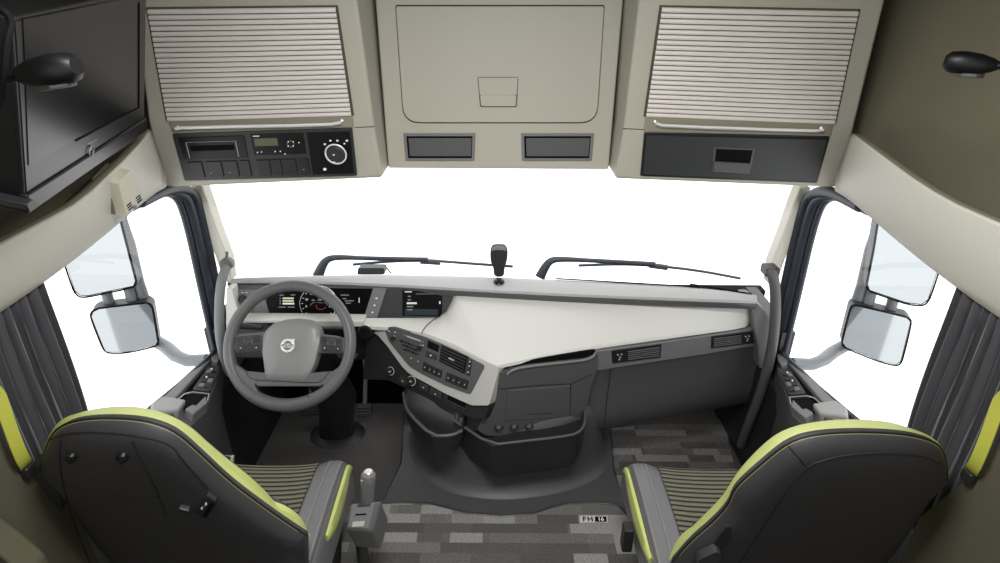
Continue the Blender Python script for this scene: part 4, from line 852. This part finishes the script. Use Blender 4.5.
# ------------------------------------------------------------------ seats
def BPf(cx, x, y): return Plane((cx, .945, 1.12), (0, -1, -.21))(x, y)
def seat(drv):
    if drv:
        lab = 'dark leather driver seat with lime edging and a belt adjuster on its back'; cx = -.73; sg = -1
        shell = [(40, 470), (44, 452), (51, 434), (62, 424), (82, 418.5), (110, 417), (140, 419), (160, 424), (178, 432), (200, 451.5), (230, 480), (255, 499), (280, 517), (308.5, 536)]
        limo = [(43, 470), (47, 452), (54, 431), (66, 416), (95, 409), (125, 407.5), (150, 411), (172, 419), (190, 430), (205, 444), (226, 461.5), (250, 480), (268, 497), (276, 507), (281, 509.5), (291, 513), (303, 521), (309.5, 535)]
        PX, PZ = -.72, 1.12
        low = [BPf(-.73, 309, 562), V((-.50, 0, .44)), V((-.52, 0, .36)), V((-.96, 0, .36)), V((-1.0, 0, .62)), V((-.985, 0, .85))]
        outer, inner = -.97, -.485; ins0, ins1 = -.88, -.575
    else:
        lab = 'dark leather passenger seat with lime edging and a side recline lever'; cx = .71; sg = 1
        shell = [(948, 480), (946, 455), (938, 442), (915, 435), (890, 432), (850, 431), (810, 434), (785, 443), (760, 464), (740, 481.5), (732, 491.5), (727.5, 505), (711, 522.5), (691, 539), (672, 561)]
        limo = [(945, 480), (942, 457), (932, 438), (905, 425.5), (885, 422), (850, 420.5), (820, 423), (795, 428), (775, 437), (753, 457), (737, 475.5), (730, 487), (722, 500), (707, 515.5), (695, 527), (690, 532.5), (679, 539), (668, 556)]
        low = [BPf(.71, 662, 585), V((.47, 0, .44)), V((.50, 0, .36)), V((.97, 0, .36)), V((.99, 0, .62)), V((.97, 0, .88))]
        outer, inner = 1.0, .41; ins0, ins1 = .505, .90
    t = thing('truck_seat', lab, 'seat', (cx, 1.2, 0), 'lime edged cab seats')
    BP = Plane((cx, .945, 1.12), (0, -1, -.21))
    def onb(p): return V((p.x, .945+(1.12-p.z)*.21, p.z))
    so = [BP(*p) for p in smooth([(x, y, 0) for x, y in shell], 1) and [(v.x, v.y) for v in smooth([(x, y, 0) for x, y in shell], 2)]]
    lo = [BP(v.x, v.y, -.06)-BP.n*0 for v in smooth([(x, y, 0) for x, y in limo], 2)]
    so = resample(so, 56); lo = resample(lo, 56)
    lw = resample([so[-1]]+[onb(p) for p in low]+[so[0]], 22)[1:-1]
    lwl = resample([lo[-1]]+[onb(p).lerp(V((cx, .945+.1, .7)), .14)-BP.n*.06 for p in low[:4]]+[onb(low[4])-BP.n*.06, lo[0]], 22)[1:-1]
    S0 = so+lw; L0 = lo+lwl
    c = sum(S0, V())/len(S0)
    def ins(ring, d, dn):
        n = len(ring); out = []; cc = sum(ring, V())/n
        for i in range(n):
            tg = (ring[(i+1) % n]-ring[i-1]).normalized(); nn = tg.cross(BP.n).normalized()
            if nn.dot(cc-ring[i]) < 0: nn = -nn
            out.append(ring[i]+nn*d+BP.n*dn)
        return out
    def shr_(ring, k, dn): return [p.lerp(c, k)+BP.n*dn for p in ring]
    b = B(); b.loft([ins(S0, .004, -.012), ins(S0, 0, 0), ins(S0, .010, .012)]+[shr_(S0, k, h) for k, h in ((.11, .024), (.22, .030), (.35, .034), (.55, .036), (.75, .037), (.93, .037))], caps=(False, True)); bv = b.bvh(); back = b.build('backrest_shell', LEATH, t, sharp=60)
    def hit(x, y, h=0):
        d = ray(x, y).normalized(); q_ = bv.ray_cast(CAM, d)[0]
        return (q_ if q_ is not None else BP(x, y, .03)) - d*h
    b = B(); b.loft([ins(S0, .003, -.001), [p.lerp(q, .3)+(p-c).normalized()*.004 for p, q in zip(S0, L0)], [p.lerp(q, .7)+(p-c).normalized()*.005 for p, q in zip(S0, L0)], L0, shr_(L0, .03, -.012), shr_(L0, .08, -.018)], caps=(False, False)); b.build('lime_edge', LIME, t, sharp=60)
    b = B(); b.loft([shr_(L0, .075, -.017), shr_(L0, .14, -.03), shr_(L0, .25, -.024), shr_(L0, .4, -.018)], caps=(False, True)); b.build('backrest_pad', LEATH, t, sharp=60)
    b = B(); b.tube(ins(S0, .001, .0005)[:56], .0022, 6); b.build('edge_seam', SEAM, t)
    b = B(); b.tube(ins(S0, .0035, .0035)[2:54], .0008, 5); b.build('edge_stitching', STITCHY, t)
    # panel seams on the back
    hh = .0335
    if drv:
        lines = [[(50, 440), (62, 434.5), (80, 432), (116, 433), (150, 438), (171, 444), (186, 464), (208, 488)], [(133, 441), (141, 460), (158, 493), (166, 515)], [(61, 440), (59, 458), (64, 490), (73, 520), (90, 563)], [(116, 497), (158, 496)]]
    else:
        lines = [[(788, 446), (806, 466)], [(940, 464), (925, 456), (890, 452.5), (850, 454.5), (828, 459), (806, 466), (780, 500), (740, 563)]]
    for ln in lines:
        b = B(); b.tube([hit(v.x, v.y, .0005) for v in smooth([(x, y, 0) for x, y in ln], 2)], .0017, 6); b.build('back_seam', SEAM, back)
    if drv:
        for x in (72, 123):
            b = B(); o = hit(x, 456, -.002); b.lathe(o, BP.n, [(.012, 0), (.011, .008), (.006, .012), (.0005, .0125)], 16); b.tube([o+BP.n*.008, o+BP.n*.02+V((.008, 0, .004)), o+BP.n*.016+V((.016, 0, .012))], .004, 8); b.build('coat_hook', SATIN, t)
        b = B(); b.prism([p+BP.n*.012 for p in [hit(x, y) for x, y in ((180, 504), (191, 506.5), (200, 501), (209, 491), (218, 497), (207, 515), (196, 509), (188, 509.5))]], -BP.n*.016); bl = b.build('belt_adjuster', BLACK, t, bevel=.003)
        b = B(); b.prism([p+BP.n*.0135 for p in [hit(x, y) for x, y in ((211, 501), (215, 497.5), (217, 499), (208.5, 512.5), (205, 511))]], -BP.n*.002); b.build('adjuster_slot', VOID, bl)
        for q in (((202.8, 503), (205.3, 501), (205, 504.6)), ((206.6, 501), (209.2, 499), (207.8, 497.4))):
            b = B(); b.prism([p+BP.n*.0138 for p in [hit(x, y) for x, y in q]], -BP.n*.002); b.build('adjuster_arrow', WHITEP, bl)
    else:
        b = B(); b.prism([p+BP.n*.004 for p in [hit(x, y) for x, y in rnd(((716, 538), (727, 524), (732, 528), (729, 542), (716, 556), (708, 556)), .25)]], -BP.n*.012); b.build('lever_recess', BLACK, t, bevel=.003)
        b = B(); b.prism([p+BP.n*.022 for p in [hit(x, y) for x, y in rnd(((697, 551), (714, 543), (719, 546), (717, 553), (701, 562), (695, 560)), .2)]], -BP.n*.03); b.build('recline_lever', BTN, t, bevel=.004, seg=3)
    if drv:
        b = B(); b.prism([BP(x, y, -.005) for x, y in rnd([(50, 462), (32, 467), (19, 480), (14, 502), (20, 524), (48, 556), (66, 575), (60, 500)], .2)], -BP.n*.04); b.build('side_cover', LEATH, t, bevel=.008)
    # cushion
    y0, y1 = 1.0, (1.505 if drv else 1.50)
    def prof(x0, x1, zs, y, n=8): return [V((x0+(x1-x0)*k/n, y, zs(k/n))) for k in range(n+1)]
    ysteps = [y0+(y1-y0)*k/14 for k in range(15)]
    def crown(y): u = (y-y0)/(y1-y0); return .475+.02*math.sin(u*math.pi*.8) - (.0 if u < .88 else .05*((u-.88)/.12)**2)
    b = B(); b.loft([prof(ins0, ins1, lambda v: crown(y)+.012*(abs(2*v-1)**3), y) for y in ysteps]+[prof(ins0, ins1, lambda v: crown(y1)-.08, y1+.006)], closed=False); b.build('cushion_insert', RIB, t, sharp=60)
    for x0, x1, inn in ((inner, ins0 if not drv else ins1, True), (outer, ins1 if not drv else ins0, False)):
        def sec(y):
            u = (y-y0)/(y1-y0); z = crown(y); pk = .024
            k = [(0, -.14), (.0, -.03), (.03, .0), (.12, pk*.8), (.3, pk), (.6, pk*.95), (.85, pk*.5), (1, .008), (1, -.1)]
            return [V((x0+(x1-x0)*a, y, z+h)) for a, h in k]
        b = B(); b.loft([sec(y) for y in ysteps]+[[V((p.x, y1+.01, p.z-.03)) for p in sec(y1)], [V((p.x, y1+.008, min(p.z, .40))) for p in sec(y1)]], closed=False)
        b.build('cushion_bolster', LEATHG, t, sharp=60)
        if inn:
            ox = x0+(x1-x0)*.08; ix = x0+(x1-x0)*.56
            b = B(); rr = []
            for y in [1.0+(y1-1.04)*k/12 for k in range(13)]:
                z = crown(y)+.024; e_ = .006 if y > y1-.06 else 0
                rr.append([V((ox, y, z-.02)), V((ox, y, z-.002-e_)), V((ox+(ix-ox)*.12, y, z+.006-e_)), V((ox+(ix-ox)*.88, y, z+.006-e_)), V((ix, y, z-.002-e_)), V((ix, y, z-.02))])
            b.loft(rr); b.build('bolster_pad', LEATHG, t, bevel=.004)
            for xx in (ox+(ix-ox)*.1, ox+(ix-ox)*.9):
                b = B(); b.tube([V((xx, y, crown(y)+.031-(.006 if y > y1-.06 else 0))) for y in [1.0+(y1-1.06)*k/12 for k in range(13)]], .0012, 5); b.build('stitching', STITCH, t)
            # lime crescent on the inner flank
            s2 = -1 if not drv else 1; yl = 1.2 if drv else 1.12
            b = B(); rr = []
            for k in range(15):
                u = k/14; y = yl+(y1-yl)*u; w = math.sin(math.pi*min(1, u*.95+.05))**.8; z = crown(y)+.008
                if drv: z -= .02*(1-u)
                rr.append([V((x0, y, z)), V((x0+s2*(.003+.007*w), y, z-.002)), V((x0+s2*(.004+.012*w), y, z-.03*w-.006)), V((x0+s2*.003, y, z-.075*w-.01)), V((x0-s2*.01, y, z-.04*w))])
            b.loft(rr); b.build('lime_flank', LIME, t, sharp=60)
    b = B(); b.box(((inner+outer)/2, 1.25, .36), (abs(outer-inner)-.03, .48, .15)); b.build('cushion_frame', BLACK, t, bevel=.02)
    b = B(); b.box(((inner+outer)/2, 1.2, .15), (.36, .38, .30)); b.build('pedestal', BLACK, t, bevel=.02)
    if not drv:
        b = B(); b.box((inner-.028, 1.27, .40), (.03, .04, .09)); b.build('belt_buckle', BLACK, t, bevel=.005)
    else:
        b = B(); b.tube([V((-.93, 1.50, .44)), V((-.92, 1.545, .45)), V((-.89, 1.545, .45)), V((-.88, 1.50, .44))], .007, 8); b.build('slide_handle', SATINM, t)
seat(True); seat(False)

# gear selector beside the driver seat
GP = at(361, 517, Z=.44)
t = thing('gear_selector', 'grey gear selector box with upright grip beside the driver seat', 'gear lever', (GP.x, GP.y, TZ))
fp = [at(349.5, 503, Z=.465), at(378, 501, Z=.465), at(371, 531.5, Z=.40), at(345.5, 529, Z=.40)]
fp[1] = at(381.5, 500.5, Z=.465); fp[2] = Plane.p3(fp[0], fp[1], fp[3])(373, 532)
b = B(); b.loft([fp, [p+V((.012, .02, -.10)) for p in fp]]); bx = b.build('selector_box', RIMG, t, bevel=.007, seg=3)
GQ = Plane.p3(fp[0], fp[1], fp[3])
b = B(); b.feat(GQ, [(352, 504.5), (375, 502.5), (368.5, 528.5), (348, 527)], -.002, .003); pn = b.build('key_plate', MIDG, bx, bevel=.001)
for q, m in (([(358, 503.8), (371, 502.8), (370.5, 505.5), (357.5, 506.5)], BTN), ([(355.5, 513.5), (366.5, 513), (366.3, 514.3), (355.2, 514.8)], VOID), ([(353, 521.5), (365, 520.5), (364, 525.8), (352, 526.8)], TRIM)):
    b = B(); b.feat(GQ, q, 0, .006); b.build('selector_key', m, bx, bevel=.001)
l0 = at(367.5, 503, Z=.45); l1 = at(368.5, 473, Z=.56); ax = (l1-l0).normalized(); L_ = (l1-l0).length
b = B(); b.lathe(l0, ax, [(.019, -.02), (.019, 0), (.02, L_*.3), (.022, L_*.7), (.023, L_*.9), (.02, L_*.98), (.012, L_+.003), (.0005, L_+.004)], 24); gr = b.build('grip', LEATHG, t)
b = B(); b.lathe(l1, ax, [(.014, -.002), (.014, .005), (.011, .008), (.0005, .0085)], 20); b.build('grip_cap', SATINM, gr)
b = B(); b.feat(Plane(l1-ax*.03+V((-.019, -.006, 0)), (-.6, -.8, .2)), [], 0, 0) if False else b.box(l1-ax*.025+V((-.014, -.015, 0)), (.010, .008, .028)); b.build('release_button', SATINM, gr, bevel=.002)
b = B(); b.tube([GP+V((-.01, .02, -.06)), GP+V((-.02, .03, -.16)), V((GP.x-.02, GP.y+.03, TZ))], .018, 12); b.build('bracket', BLACK, t)

# ------------------------------------------------------------------ light: bright white surroundings, unseen roof fill light added to brighten the cab
w = bpy.data.worlds.new('world'); S.world = w; w.use_nodes = True
bg = w.node_tree.nodes['Background']; bg.inputs[0].default_value = (1, 1, 1, 1); bg.inputs[1].default_value = 2.1
def area(loc, rot, sx, sy, e, col=(1, 1, 1)):
    l = bpy.data.lights.new('roof_fill', 'AREA'); l.shape = 'RECTANGLE'; l.size = sx; l.size_y = sy; l.energy = e; l.color = col
    o = bpy.data.objects.new('roof_fill', l); COL.objects.link(o); o.location = loc; o.rotation_euler = rot; return o
area((0, .75, 2.12), (0, 0, 0), .7, .4, 30)
vs = S.view_settings; vs.view_transform = 'Standard'; vs.look = 'None'; vs.exposure = 0; vs.gamma = 1; vs.use_curve_mapping = False
